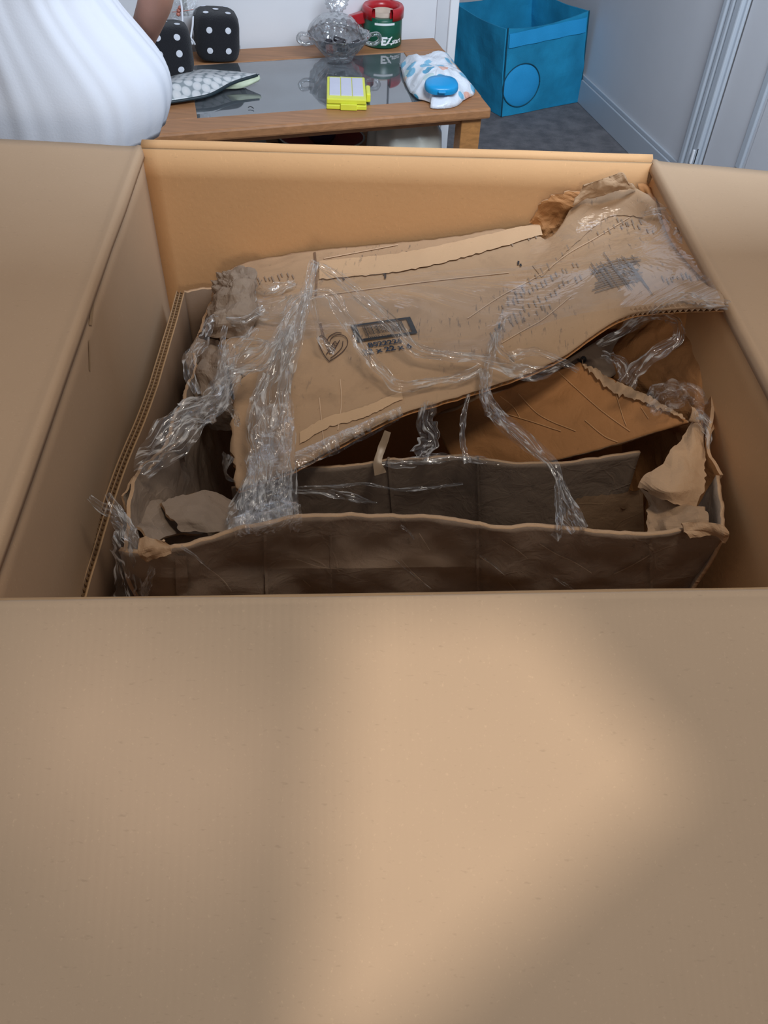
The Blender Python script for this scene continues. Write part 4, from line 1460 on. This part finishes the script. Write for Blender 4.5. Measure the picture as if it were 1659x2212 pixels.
# zip pouch with round-cell print
_s = NT('cell_print_vinyl')
v = _s.n('ShaderNodeTexVoronoi', feature='F1', voronoi_dimensions='2D')
v.inputs['Scale'].default_value = 38
v.inputs['Randomness'].default_value = .3
_s.l(_s.coord(), v.inputs['Vector'])
col = _s.ramp(v.outputs['Distance'], [(.0, lin((216, 214, 214))), (.44, lin((200, 202, 204))), (.56, lin((140, 148, 152)))])
M['cells'] = _s.fin(col, .35, _s.bump(v.outputs['Distance'], .3, .002))
M['zip'] = plain('dark_teal_binding', (22, 40, 48), .5)
M['lime'] = plain('pale_lime_lining', (196, 206, 178), .5)
pc = thing('zip_pouch', PZ(440, 195, ZT), 'silvery round-cell patterned zip pouch with dark teal edging lying on the glass', 'pouch')
pz = lambda x, y, h: PZ(x, y, ZT + h)
pr = [
    [pz(300, 175, .012), pz(345, 172, .014), pz(400, 152, .016), pz(450, 149, .022), pz(520, 156, .022), pz(560, 159, .030)],
    [pz(300, 195, .035), pz(350, 190, .040), pz(405, 172, .048), pz(450, 168, .046), pz(500, 165, .036), pz(558, 160, .032)],
    [pz(310, 226, .012), pz(362, 221, .012), pz(415, 213, .014), pz(455, 204, .018), pz(505, 178, .026), pz(556, 162, .032)]]
sheet('pouch_body', pr, M['cells'], pc, 50, 24, .002, 20, .003, M['zip'])
tube('edge_binding', [p + Vector((0, -.002, 0)) for p in pr[2]], .005, M['zip'], pc, 8, 40)
sheet('pouch_lining', [[pz(490, 182, .026), pz(525, 172, .028), pz(560, 162, .032)], [pz(492, 188, .012), pz(530, 184, .014), pz(562, 170, .024)], [pz(488, 192, .006), pz(525, 190, .006), pz(558, 176, .016)]], M['lime'], pc, 20, 10, .001, 20, .002)
sheet('pouch_back', [[p * 1 for p in pr[2]], [pz(310, 215, .003), pz(362, 214, .003), pz(415, 205, .003), pz(455, 200, .003), pz(500, 188, .003), pz(530, 182, .003)]], M['cells'], pc, 30, 6, 0, 20, .002)
tube('zip_pull', [pz(340, 186, .05), pz(352, 180, .052), pz(366, 176, .05)], .005, M['cord'], pc, 8, 10)
hair = tube('loose_thread', [pz(536, 232, .001), pz(541, 230, .002), pz(548, 234, .001)], .0012, M['ink'], None, 5, 10)
tag(hair, 'tiny dark thread lying on the glass panel of the table', 'thread')

# cut-glass bowl with its lid propped open
_s = NT('cut_glass')
_s.fin((1, 1, 1, 1), .04, None, IOR=1.5, Transmission_Weight=1.0)
tr_ = _s.n('ShaderNodeBsdfTransparent')
tr_.inputs[0].default_value = (.93, .94, .95, 1)
gl_ = _s.n('ShaderNodeBsdfGlossy')
gl_.inputs['Roughness'].default_value = .06
lw_ = _s.n('ShaderNodeLayerWeight')
lw_.inputs['Blend'].default_value = .45
vv = _s.n('ShaderNodeTexVoronoi')
vv.inputs['Scale'].default_value = 55
_s.l(_s.coord(), vv.inputs['Vector'])
nb = _s.bump(vv.outputs['Distance'], .8, .006)
_s.l(nb, gl_.inputs['Normal'])
_s.l(nb, lw_.inputs['Normal'])
mx = _s.n('ShaderNodeMixShader')
_s.l(_s.math('MULTIPLY_ADD', lw_.outputs['Facing'], .55, .16), mx.inputs[0])
_s.l(tr_.outputs[0], mx.inputs[1])
_s.l(gl_.outputs[0], mx.inputs[2])
_s.l(mx.outputs[0], _s.out.inputs[0])
M['crystal'] = _s.m
bc = PZ(731, 141, ZT + .001) + Vector((0, .045, 0))
cb_ = thing('glass_dish', bc, 'clear cut-glass lidded sugar dish with two handles, lid propped open, dark sweets inside', 'dish')
scal = lambda th, z: .035 * math.cos(14 * th) * min(1, z / .03)
lathe('dish_bowl', [(.001, .004), (.034, .003), (.038, .0), (.044, .004), (.050, .018), (.072, .040), (.090, .062), (.102, .078), (.106, .084), (.100, .084), (.086, .064), (.068, .044), (.045, .024), (.001, .012)], bc, M['crystal'], cb_, 84, scal)
hx = Vector((math.cos(.15), math.sin(.15), 0))
for sg in (-1, 1):
    tube('handle', [bc + hx * sg * .098 + Vector((0, 0, .078)), bc + hx * sg * .128 + Vector((0, 0, .082)), bc + hx * sg * .137 + Vector((0, 0, .066)), bc + hx * sg * .118 + Vector((0, 0, .052)), bc + hx * sg * .086 + Vector((0, 0, .056))], .007, M['crystal'], cb_, 8, 20)
tilt = Matrix.Rotation(math.radians(-40), 3, 'X')
lc = bc + Vector((-.016, .030, .064))
dome = [(.092, .0), (.094, .004), (.087, .026), (.068, .048), (.042, .062), (.016, .068), (.010, .080), (.001, .080)]
dome_i = [(.088, .0), (.081, .024), (.064, .044), (.039, .057), (.001, .062)]
ld = lathe('lid', dome[::-1] + dome_i, lc, M['crystal'], cb_, 84, lambda th, z: .02 * math.cos(20 * th) * (z < .07), tilt)
kn = lc + tilt @ Vector((0, 0, .084))
kv, kf = [], []
lathe('lid_knob', [(.001, -.006), (.018, -.008), (.037, -.004), (.040, .0), (.037, .004), (.018, .008), (.001, .006)], kn + Vector((0, .012, .030)), M['crystal'], ld, 72, lambda th, z: .07 * math.cos(18 * th), Matrix.Rotation(math.radians(62), 3, 'X'))
M['choc'] = plain('dark_sweet_wrapper', (34, 30, 36), .3)
M['rust'] = plain('rust_sweet_wrapper', (140, 66, 40), .35)
rq = random.Random(5)
for (dx, dy, dz, colr, lab) in ((-.045, .012, .052, 'd', 'dark wrapped sweet at the left edge of the cut-glass dish'), (.048, .016, .056, 'd', 'dark wrapped sweet at the right edge of the cut-glass dish'),
                                (.0, .045, .056, 'd', 'dark wrapped sweet at the back of the cut-glass dish under the lid'), (.012, -.030, .050, 'd', 'dark wrapped sweet at the front of the cut-glass dish'),
                                (.002, .004, .060, 'd', 'dark wrapped sweet on top in the middle of the cut-glass dish'), (-.030, -.028, .050, 'r', 'rust-coloured wrapped sweet at the front left of the glass dish')):
    p = bc + Vector((dx, dy, dz))
    e1 = Vector((rq.uniform(-1, 1), rq.uniform(-1, 1), rq.uniform(-.3, .3))).normalized()
    e2 = e1.cross(Vector((0, 0, 1))).normalized()
    o = obox('wrapped_sweet', p - e1 * .02 - e2 * .011, e1 * .042, e2 * .024, e1.cross(e2).normalized() * .013, M['choc'] if colr == 'd' else M['rust'], None, .004)
    tag(o, lab, 'sweet', 'wrapped sweets in the glass dish')

# roll of packing tape, green core label and red dispenser
M['tgreen'] = plain('dark_green_label', (16, 82, 62), .3)
M['tred'] = plain('red_plastic', (178, 34, 42), .3)
M['tclear'] = plain('beige_tape_roll', (196, 176, 160), .3)
rc = PZ(824, 106, ZT + .001) + Vector((0, .065, 0))
tp_ = thing('tape_roll', rc, 'roll of packing tape with green label and red dispenser standing behind the glass dish', 'tape')
lathe('tape_band', [(.040, .001), (.066, .001), (.068, .004), (.068, .088), (.066, .091), (.042, .091), (.040, .088), (.040, .001)], rc, M['tgreen'], tp_, 56)
lathe('core', [(.036, .002), (.0395, .002), (.0395, .104), (.036, .104), (.036, .002)], rc, M['tclear'], tp_, 40)
# red top ring, open towards the viewer
vs = []
seg = 44
for s in range(seg + 1):
    th = math.radians(-60 + 300 * s / seg)
    for (r_, z_) in ((.050, .092), (.072, .086), (.073, .114), (.068, .122), (.052, .118)):
        vs.append(rc + Vector((r_ * math.cos(th), r_ * math.sin(th), z_)))
fs = [(s * 5 + k, s * 5 + (k + 1) % 5, s * 5 + 5 + (k + 1) % 5, s * 5 + 5 + k) for s in range(seg) for k in range(5)]
mesh('dispenser_ring', vs, fs, M['tred'], tp_)
dl = (DP(745, 40, rc.y + .01) - (rc + Vector((0, 0, .11)))).normalized()
pp = Vector((-dl.y, dl.x, 0))
a_ = rc + Vector((0, 0, .085)) + dl * .045
hexa('dispenser_arm', [a_ - pp * .035, a_ + dl * .085 - pp * .020, a_ + dl * .085 + pp * .026, a_ + pp * .035], [a_ - pp * .035 + Vector((0, 0, .032)), a_ + dl * .085 - pp * .02 + Vector((0, 0, .030)), a_ + dl * .085 + pp * .026 + Vector((0, 0, .034)), a_ + pp * .035 + Vector((0, 0, .036))], M['tred'], tp_, .004)
hexa('dispenser_tongue', [a_ - pp * .030 + Vector((0, 0, -.045)), a_ + dl * .02 - pp * .03 + Vector((0, 0, -.03)), a_ + dl * .02 + pp * .0 + Vector((0, 0, -.03)), a_ + Vector((0, 0, -.045))],
     [a_ - pp * .030, a_ + dl * .04 - pp * .03, a_ + dl * .04, a_], M['tred'], tp_, .002)


def on_cyl(name, s, size, th0, z0, mat, bold=.03, slant=0):
    vs_, fs_ = text_mesh(s, size, bold * size)
    o_ = []
    for v_ in vs_:
        th = th0 + v_.x / .0685
        o_.append(rc + Vector((.0687 * math.cos(th), .0687 * math.sin(th), z0 + v_.y)))
    return mesh(name, o_, fs_, mat, tp_, False)


M['whiteink'] = plain('white_print', (226, 228, 228), .6, .01)
on_cyl('label_print', 'EZ', .034, math.radians(-92), .014, M['whiteink'], .05)
on_cyl('label_print', 'start', .022, math.radians(-58), .016, M['whiteink'])
vs = []
for k in range(13):
    th = math.radians(-112 + 60 * k / 12)
    for z_ in (.074, .081):
        vs.append(rc + Vector((.0688 * math.cos(th), .0688 * math.sin(th), z_)))
mesh('label_stripe', vs, [(2 * k, 2 * k + 2, 2 * k + 3, 2 * k + 1) for k in range(12)], M['whiteink'], tp_)

# yellow case with three pale windows
M['yellow'] = plain('bright_yellow_plastic', (224, 226, 70), .35, .03)
M['lilac'] = plain('lilac_white_card', (206, 206, 222), .5, .02)
yq = [PZ(x, y, ZT + .001) for x, y in ((705, 236), (792, 239), (788, 188), (706, 186))]
yc = (yq[0] + yq[1] + yq[2] + yq[3]) / 4
yt = thing('yellow_case', (yc.x, yc.y, ZT), 'bright yellow flat case with three pale windows on the front edge of the table', 'case')
hh = Vector((0, 0, .030))
hexa('case_base', yq, [p + hh * .45 for p in yq], M['yellow'], yt, .003)
yl = [p + (p - yc) * -.02 + hh * .5 for p in yq]
hexa('case_lid', yl, [p + hh * .5 for p in yl], M['yellow'], yt, .003)
top = [p + hh * .51 for p in yl]


def bl(u, v):
    return (top[0].lerp(top[1], u)).lerp(top[3].lerp(top[2], u), v)


for k in range(3):
    u0, u1 = .07 + k * .295, .07 + k * .295 + .275
    b_ = [bl(u0, .14), bl(u1, .14), bl(u1, .92), bl(u0, .92)]
    hexa('window_pane', [p + Vector((0, 0, -.001)) for p in b_], [p + Vector((0, 0, .0022)) for p in b_], M['lilac'], yt, .0006)
e = (yq[1] + yq[2]) / 2
ex = (yq[1] - yq[0]).normalized()
ey = (yq[2] - yq[1]).normalized()
obox('clip', e - ey * .040 + Vector((0, 0, .002)), ex * .014, ey * .075, Vector((0, 0, .026)), M['yellow'], yt, .004)
obox('hinge_tab', yq[0].lerp(yq[1], .35) - ey * .006, ex * .05, ey * .008, Vector((0, 0, .018)), M['yellow'], yt, .002)

# pack of wet wipes
_s = NT('printed_wipes_film')
vn = _s.n('ShaderNodeTexVoronoi', feature='F1')
vn.inputs['Scale'].default_value = 24
_s.l(_s.coord(), vn.inputs['Vector'])
hs = _s.n('ShaderNodeSeparateColor')
_s.l(vn.outputs['Color'], hs.inputs[0])
pal = _s.ramp(hs.outputs[0], [(.0, lin((226, 230, 238))), (.42, lin((226, 230, 238))), (.44, lin((120, 186, 218))), (.72, lin((70, 158, 196))), (.78, lin((196, 214, 214))), (.84, lin((232, 178, 160))), (.90, lin((230, 206, 190))), (.95, lin((226, 230, 238)))])
pal.node.color_ramp.interpolation = 'CONSTANT'
edge_ = _s.ramp(vn.outputs['Distance'], [(.46, WH), (.54, BK)])
M['wipes'] = _s.fin(_s.mix(edge_, lin((226, 230, 238)), pal), .3, _s.bump(_s.noise(38, 4, .6, dist=1), .5, .006))
M['cap'] = plain('cyan_blue_cap', (24, 148, 208), .3, .03)
oz = ZT + .004
outl = [(862, 135), (893, 137), (930, 123), (955, 122), (978, 134), (990, 158), (994, 180), (1012, 182), (1026, 200), (1000, 220), (975, 232), (931, 233), (929, 222), (898, 213), (878, 185), (868, 160)]
cen = PZ(945, 182, oz)
op = cr([tuple(PZ(x, y, oz)) for x, y in outl + outl[:1]], 81)[:80]
wt = thing('wipes_pack', (cen.x, cen.y, ZT), 'white crumpled pack of wet wipes with blue cap on the table corner', 'wipes')
vs, fs = [], []
nr = 16
for i in range(nr + 1):
    t = i / nr
    for s in range(80):
        p = Vector(op[s]).lerp(cen, 1 - t) if i else cen.copy()
        e_ = 1 - t ** 3.2
        lump = .30 * noise.noise(Vector((p.x, p.y, 0)) * 16) + .22 * abs(noise.noise(Vector((p.x, p.y, 3)) * 34))
        p = p + Vector((0, 0, .052 * e_ * (1 + lump) + .016 * noise.noise(Vector((p.x, p.y, 8)) * 26) * t))
        p.z = max(p.z, oz - .001)
        p.y -= .0
        vs.append(p)
fs = [(i * 80 + s, i * 80 + (s + 1) % 80, (i + 1) * 80 + (s + 1) % 80, (i + 1) * 80 + s) for i in range(nr) for s in range(80)]
b0 = len(vs)
for s in range(80):
    q_ = Vector(op[s]).lerp(cen, .06)
    q_.z = ZT + .001
    vs.append(q_)
fs += [(nr * 80 + s, nr * 80 + (s + 1) % 80, b0 + (s + 1) % 80, b0 + s) for s in range(80)]
fs.append(tuple(b0 + s for s in range(80)))
mesh('pack_body', vs, fs, M['wipes'], wt)
cc = PZ(953, 190, ZT + .044)
cv = []
for (r_, z_) in ((.99, .0), (1.0, .006), (.97, .014), (.90, .019), (.5, .021), (.01, .021)):
    for s in range(48):
        th = 2 * PI * s / 48
        k = (abs(math.cos(th)) ** 2.4 + abs(math.sin(th)) ** 2.4) ** (-1 / 2.4)
        cv.append(cc + Vector((.052 * r_ * k * math.cos(th), .040 * r_ * k * math.sin(th), z_)))
cv = [Matrix.Translation(cc) @ Matrix.Rotation(math.radians(8), 4, 'Z') @ Matrix.Rotation(math.radians(12), 4, 'X') @ Matrix.Translation(-cc) @ v_ for v_ in cv]
cp = mesh('cap', cv, [(i * 48 + s, i * 48 + (s + 1) % 48, (i + 1) * 48 + (s + 1) % 48, (i + 1) * 48 + s) for i in range(5) for s in range(48)], M['cap'], wt)
obox('cap_tab', cc + Vector((-.010, -.052, .0)), Vector((.024, 0, 0)), Vector((0, .020, .004)), Vector((0, 0, .006)), M['cap'], cp, .003)

# ================================================================ TEAL FABRIC BIN
_s = NT('teal_fabric')
wv = _s.noise(330, 2, .6)
c1, c2 = lin((16, 128, 168)), lin((30, 156, 202))
M['teal'] = _s.fin(_s.mix(_s.ramp(_s.noise(5, 3), [(.35, BK), (.65, WH)]), c1, c2), .8, _s.bump(wv, .4, .002))
_s = NT('teal_patch_fabric')
M['teal2'] = _s.fin(lin((36, 160, 220)), .75, _s.bump(_s.noise(330, 2), .4, .002))
M['seam'] = plain('dark_teal_thread', (6, 74, 96), .8)
b0, b1 = PZ(1082, 253, 0), PZ(1251, 221, 0)
bx = (b1 - b0)
bwid = bx.length
bx.normalize()
by = Vector((-bx.y, bx.x, 0))
tz = PY(1097, 62, b0.y).z
tz1 = PY(1272, 24, b1.y).z
bz = (tz + tz1) / 2
dpt = .40
bn = thing('fabric_bin', (b0 + b1) / 2 + by * dpt / 2, 'square teal blue fabric storage bin standing open on the grey carpet', 'storage bin')
tl, trt = PY(1097, 62, b0.y - .0), PY(1272, 24, b1.y)
tlb, trb = tl + by * dpt * .98, trt + by * dpt * .98
b2, b3 = b1 + by * dpt, b0 + by * dpt


def side(name, p0, p1, q1, q0, sag=.012, seed=0):
    rows_ = []
    for t in (0, .25, .5, .75, 1):
        r_ = []
        for s in (0, .25, .5, .75, 1):
            p = (p0.lerp(p1, s)).lerp(q0.lerp(q1, s), t)
            p.z -= sag * t * math.sin(PI * s)
            r_.append(p)
        rows_.append(r_)
    return sheet(name, rows_, M['teal'], bn, 26, 26, .007, 6, .006, M['teal'], seed=seed)


u1 = Vector((0, 0, .002))
fs_ = side('front_panel', b0 + u1, b1 + u1, trt, tl, .018, 1)
side('side_panel', b3 + u1, b0 + u1, tl, tlb, .010, 2)
side('side_panel', b1 + u1, b2 + u1, trb, trt, .010, 3)
side('back_panel', b2 + u1, b3 + u1, tlb, trb, .012, 4)
hexa('bottom_panel', [p + u1 for p in (b0, b1, b2, b3)], [p + u1 * 3 for p in (b0, b1, b2, b3)], M['teal'], bn)
BTt = bvh(fs_)


def binp(s, t, lift=.004):
    p = (b0.lerp(b1, s)).lerp(tl.lerp(trt, s), t)
    return p


def binproj(s, t, lift):
    p = binp(s, t) - by * .1
    l_, n_, i_, d_ = BTt.ray_cast(p, by)
    return (l_ if l_ is not None else p + by * .1) - by * lift


vs = []
for i in range(6):
    for j in range(24):
        s, t = .02 + .96 * j / 23, .79 + .155 * i / 5 + .0
        vs.append(binproj(s * .995, t - .02 * math.sin(PI * s) * 0, .006 + .002 * math.sin(j)))
mesh('top_cuff', vs, [(i * 24 + j, i * 24 + j + 1, i * 24 + 25 + j, i * 24 + 24 + j) for i in range(5) for j in range(23)], M['teal2'], bn)
vs = [binproj(.215, .35, .007)]
for r_ in range(1, 5):
    for k in range(32):
        th = 2 * PI * k / 32
        vs.append(binproj(.215 + .215 * r_ / 4 * math.cos(th), .34 + .235 * r_ / 4 * math.sin(th), .007 if r_ < 4 else .001))
fs = [(0, 1 + k, 1 + (k + 1) % 32) for k in range(32)] + [(1 + (r_ - 1) * 32 + k, 1 + r_ * 32 + k, 1 + r_ * 32 + (k + 1) % 32, 1 + (r_ - 1) * 32 + (k + 1) % 32) for r_ in range(1, 4) for k in range(32)]
mesh('round_patch', vs, fs, M['teal2'], bn)
tube('patch_seam', [binproj(.215 + .225 * math.cos(2 * PI * k / 40), .34 + .245 * math.sin(2 * PI * k / 40), .003) for k in range(41)], .0022, M['seam'], bn, 5, 80)
tube('edge_seam', [b0.lerp(tl, k / 8) - by * .003 + Vector((0, 0, .003)) for k in range(9)], .003, M['seam'], bn, 5)
tube('edge_seam', [b1.lerp(trt, k / 8) - by * .003 + Vector((0, 0, .003)) for k in range(9)], .003, M['seam'], bn, 5)

# ================================================================ PERSON
M['skin'] = plain('warm_skin', (196, 146, 124), .55, .06, 18, .15, .0015, Subsurface_Weight=.05)
_s = NT('white_cotton_jersey')
M['tee'] = _s.fin(lin((208, 211, 220)), .9, _s.bump(_s.noise(300, 3), .25, .001))
M['denim'] = plain('blue_denim', (58, 84, 124), .85, .15, 60, .3)
M['hairm'] = plain('dark_brown_hair', (44, 32, 26), .6, .3, 120, .6)
M['shoe'] = plain('dark_shoe_leather', (40, 40, 46), .5)
M['eye'] = plain('eye_white', (230, 230, 228), .15)
M['lip'] = plain('lip_skin', (158, 92, 84), .5)
px_, py_ = -.705, 1.66
per = thing('person', (px_, py_, 0), 'person in a long white t-shirt standing behind the box, one bare arm held back', 'person')


def skin_mesh(name, verts, edges, mat, parent, sub=2, root=0):
    me = bpy.data.meshes.new(name)
    me.from_pydata([v_[0] for v_ in verts], edges, [])
    o_ = bpy.data.objects.new(name, me)
    COL.objects.link(o_)
    o_.modifiers.new('skin', 'SKIN')
    sv = me.skin_vertices[0].data
    for i_, v_ in enumerate(verts):
        r_ = v_[1] if isinstance(v_[1], tuple) else (v_[1], v_[1])
        sv[i_].radius = r_
        sv[i_].use_root = (i_ == root)
    m_ = o_.modifiers.new('sub', 'SUBSURF')
    m_.levels = m_.render_levels = sub
    bpy.context.view_layer.update()
    dg = bpy.context.evaluated_depsgraph_get()
    me2 = bpy.data.meshes.new_from_object(o_.evaluated_get(dg))
    me2.name = name
    o_.modifiers.clear()
    o_.data = me2
    bpy.data.meshes.remove(me)
    me2.materials.clear()
    me2.materials.append(mat)
    me2.polygons.foreach_set('use_smooth', [True] * len(me2.polygons))
    return fix(o_, parent)


X, Y_ = px_, py_
bv, be = [], []


def jv(p, r_):
    bv.append((Vector(p), r_))
    return len(bv) - 1


def je(*ids):
    for a, b in zip(ids, ids[1:]):
        be.append((a, b))


pel = jv((X, Y_, .95), (.150, .105))
wai = jv((X, Y_ + .01, 1.10), (.135, .095))
che = jv((X, Y_, 1.30), (.160, .110))
sho = jv((X, Y_ + .01, 1.44), (.110, .080))
nek = jv((X, Y_, 1.52), .066)
he0 = jv((X, Y_ - .02, 1.595), (.076, .086))
he1 = jv((X, Y_ - .02, 1.69), (.088, .104))
he2 = jv((X, Y_ - .01, 1.765), (.074, .088))
je(pel, wai, che, sho, nek, he0, he1, he2)
for sg in (-1, 1):
    hip = jv((X + sg * .09, Y_, .88), .088)
    kne = jv((X + sg * .11, Y_ - .015, .49), .060)
    cal = jv((X + sg * .115, Y_ + .02, .33), .056)
    ank = jv((X + sg * .12, Y_ + .03, .09), .038)
    toe = jv((X + sg * .135, Y_ - .10, .04), (.042, .030))
    je(pel, hip, kne, cal, ank, toe)
# image-right arm: hangs, bent a little backwards, the hand behind the hip
wr = {}
for sg, pts in ((1, [(X + .19, Y_ + .01, 1.42, .058), (X + .245, Y_ + .02, 1.24, .050), (X + .258, Y_ + .06, 1.07, .041), (X + .232, Y_ + .13, .95, .036), (X + .15, Y_ + .24, .83, .028)]),
                (-1, [(X - .19, Y_ + .01, 1.42, .058), (X - .245, Y_ + .01, 1.24, .050), (X - .27, Y_ + .01, 1.09, .043), (X - .29, Y_ - .06, .98, .038), (X - .30, Y_ - .15, .87, .027)])):
    ids = [jv(p[:3], p[3]) for p in pts]
    je(sho, *ids)
    w = Vector(pts[-1][:3])
    d_ = (w - Vector(pts[-2][:3])).normalized()
    wr[sg] = (w, d_)
    palm = jv(w + d_ * .055, (.034, .020))
    je(ids[-1], palm)
    lat = d_.cross(Vector((0, 1, 0))).normalized()
    if lat.length < .5:
        lat = Vector((1, 0, 0))
    for k, (o_, L) in enumerate(((-.030, .070), (-.010, .080), (.010, .075), (.030, .060))):
        a0 = jv(w + d_ * .095 + lat * o_, .0095)
        a1 = jv(w + d_ * (.095 + L * .5) + lat * o_ * 1.1 + Vector((0, .010, 0)), .0088)
        a2 = jv(w + d_ * (.095 + L) + lat * o_ * 1.1 + Vector((0, .028, 0)), .0075)
        je(palm, a0, a1, a2)
    t0 = jv(w + d_ * .045 - lat * .040, .011)
    t1 = jv(w + d_ * .085 - lat * .055, .0095)
    je(palm, t0, t1)
skin_mesh('body', bv, be, M['skin'], per)
# face and hair (above the frame)
hc = Vector((X, Y_ - .02, 1.66))
for sg in (-1, 1):
    ey_ = lathe('eye', [(.0005, -.007), (.008, -.005), (.012, 0), (.008, .005), (.0005, .007)], hc + Vector((sg * .030, -.077, .012)), M['eye'], per, 14)
    lathe('iris', [(.0005, -.004), (.004, -.003), (.005, 0), (.004, .003), (.0005, .004)], hc + Vector((sg * .030, -.0855, .012)), M['hairm'], ey_, 10)
    tube('eyebrow', [hc + Vector((sg * .016, -.088, .030)), hc + Vector((sg * .032, -.090, .034)), hc + Vector((sg * .048, -.080, .029))], .003, M['hairm'], per, 6, 8)
    lathe('ear', [(.0005, -.03), (.010, -.02), (.013, 0), (.012, .02), (.0005, .032)], hc + Vector((sg * .082, .01, .0)), M['skin'], per, 12)
tube('nose', [hc + Vector((0, -.092, .02)), hc + Vector((0, -.112, -.015)), hc + Vector((0, -.104, -.028))], lambda t: .008 + .006 * t, M['skin'], per, 10, 10)
tube('mouth', [hc + Vector((-.026, -.088, -.055)), hc + Vector((0, -.096, -.055)), hc + Vector((.026, -.088, -.055))], lambda t: .003 + .004 * math.sin(PI * t), M['lip'], per, 8, 12)
vs, fs = [], []
for i in range(14):
    ph = (i / 13) * 1.75
    for s in range(40):
        th = 2 * PI * s / 40
        front = max(0, -math.sin(th))
        a = ph * (1 - .42 * front)
        rr = 1 + .05 * noise.noise(Vector((math.cos(th) * 4, math.sin(th) * 4, ph * 4)))
        vs.append(hc + Vector((.094 * rr * math.sin(a) * math.cos(th), .112 * rr * math.sin(a) * math.sin(th) + .005, .045 + .115 * rr * math.cos(a))))
fs = [(i * 40 + s, i * 40 + (s + 1) % 40, (i + 1) * 40 + (s + 1) % 40, (i + 1) * 40 + s) for i in range(13) for s in range(40)]
mesh('hair', vs, fs, M['hairm'], per)
# jeans
jv2 = [((X, Y_, 1.02), (.165, .125)), ((X, Y_, .93), (.178, .130))]
e2 = [(0, 1)]
for sg in (-1, 1):
    b = len(jv2)
    jv2 += [((X + sg * .092, Y_, .84), .105), ((X + sg * .11, Y_ - .012, .49), .078), ((X + sg * .117, Y_ + .02, .30), .076), ((X + sg * .12, Y_ + .03, .10), .070)]
    e2 += [(1, b), (b, b + 1), (b + 1, b + 2), (b + 2, b + 3)]
skin_mesh('jeans', jv2, e2, M['denim'], per)
for sg in (-1, 1):
    skin_mesh('shoe', [((X + sg * .12, Y_ + .05, .055), (.050, .050)), ((X + sg * .13, Y_ - .04, .048), (.050, .045)), ((X + sg * .138, Y_ - .15, .040), (.048, .034))], [(0, 1), (1, 2)], M['shoe'], per)
# t-shirt: one lofted tube with hanging folds
prof = [  # z, cx, cy, ax, ay, fold
    (1.525, 0, .0, .082, .080, 0), (1.500, 0, .005, .140, .100, 0), (1.455, 0, .01, .205, .122, .002), (1.34, 0, .0, .205, .135, .004), (1.20, 0, .0, .196, .142, .007),
    (1.08, -.008, .0, .172, .143, .010), (1.00, -.012, .0, .166, .148, .013), (.94, -.006, 0, .186, .158, .013), (.88, .003, 0, .218, .172, .013), (.83, .008, 0, .244, .184, .012), (.78, .008, 0, .246, .190, .012), (.735, .005, -.002, .232, .190, .012)]
PC = cr([(a[1], a[2], a[0], a[3], a[4], a[5]) for a in prof], 70)
vs, fs = [], []
NS = 220
for i, (cx, cy, z, ax, ay, fo) in enumerate(PC):
    for s in range(NS):
        th = 2 * PI * s / NS
        c_, s_ = math.cos(th), math.sin(th)
        ph = th + .35 * (1.0 - z) * math.sin(th * 2)
        ff = fo * .6 * (noise.noise(Vector((math.cos(ph) * 4.4, math.sin(ph) * 4.4, z * 1.1))) * 1.1 + .55 * noise.noise(Vector((math.cos(ph) * 9.5, math.sin(ph) * 8.5, z * 1.2 + 5))) + .0)
        k = (abs(c_) ** 2.3 + abs(s_) ** 2.3) ** (-1 / 2.3)
        tilt_ = .018 * c_ * (1 if z < .86 else max(0, (1.0 - z) / .14))      # hem lifts at the side
        vs.append(Vector((X + cx + (ax * k + ff) * c_, Y_ + cy + (ay * k + ff) * s_, z + max(0, tilt_))))
fs = [(i * NS + s, i * NS + (s + 1) % NS, (i + 1) * NS + (s + 1) % NS, (i + 1) * NS + s) for i in range(len(PC) - 1) for s in range(NS)]
sh = mesh('t_shirt', vs, fs, M['tee'], per)
so = sh.modifiers.new('cloth', 'SOLIDIFY')
so.thickness = .0022
# hem band and sleeves
n0 = (len(PC) - 1) * NS
tube('hem', [vs[n0 + s % NS] + Vector((0, 0, .004)) for s in range(0, NS + 1, 2)], .0022, M['tee'], sh, 5, 0)
for sg in (-1, 1):
    rp = [(X + sg * .125, Y_ + .01, 1.425, .062), (X + sg * .190, Y_ + .01, 1.395, .070), (X + sg * .230, Y_ + .012, 1.32, .073), (X + sg * .248, Y_ + .018, 1.235, .072)]
    C2 = cr(rp, 16)
    tube('sleeve', [p[:3] for p in C2], lambda t: .046 + .022 * math.sin(min(1, t * 2.2) * PI / 2), M['tee'], per, 20, 0)
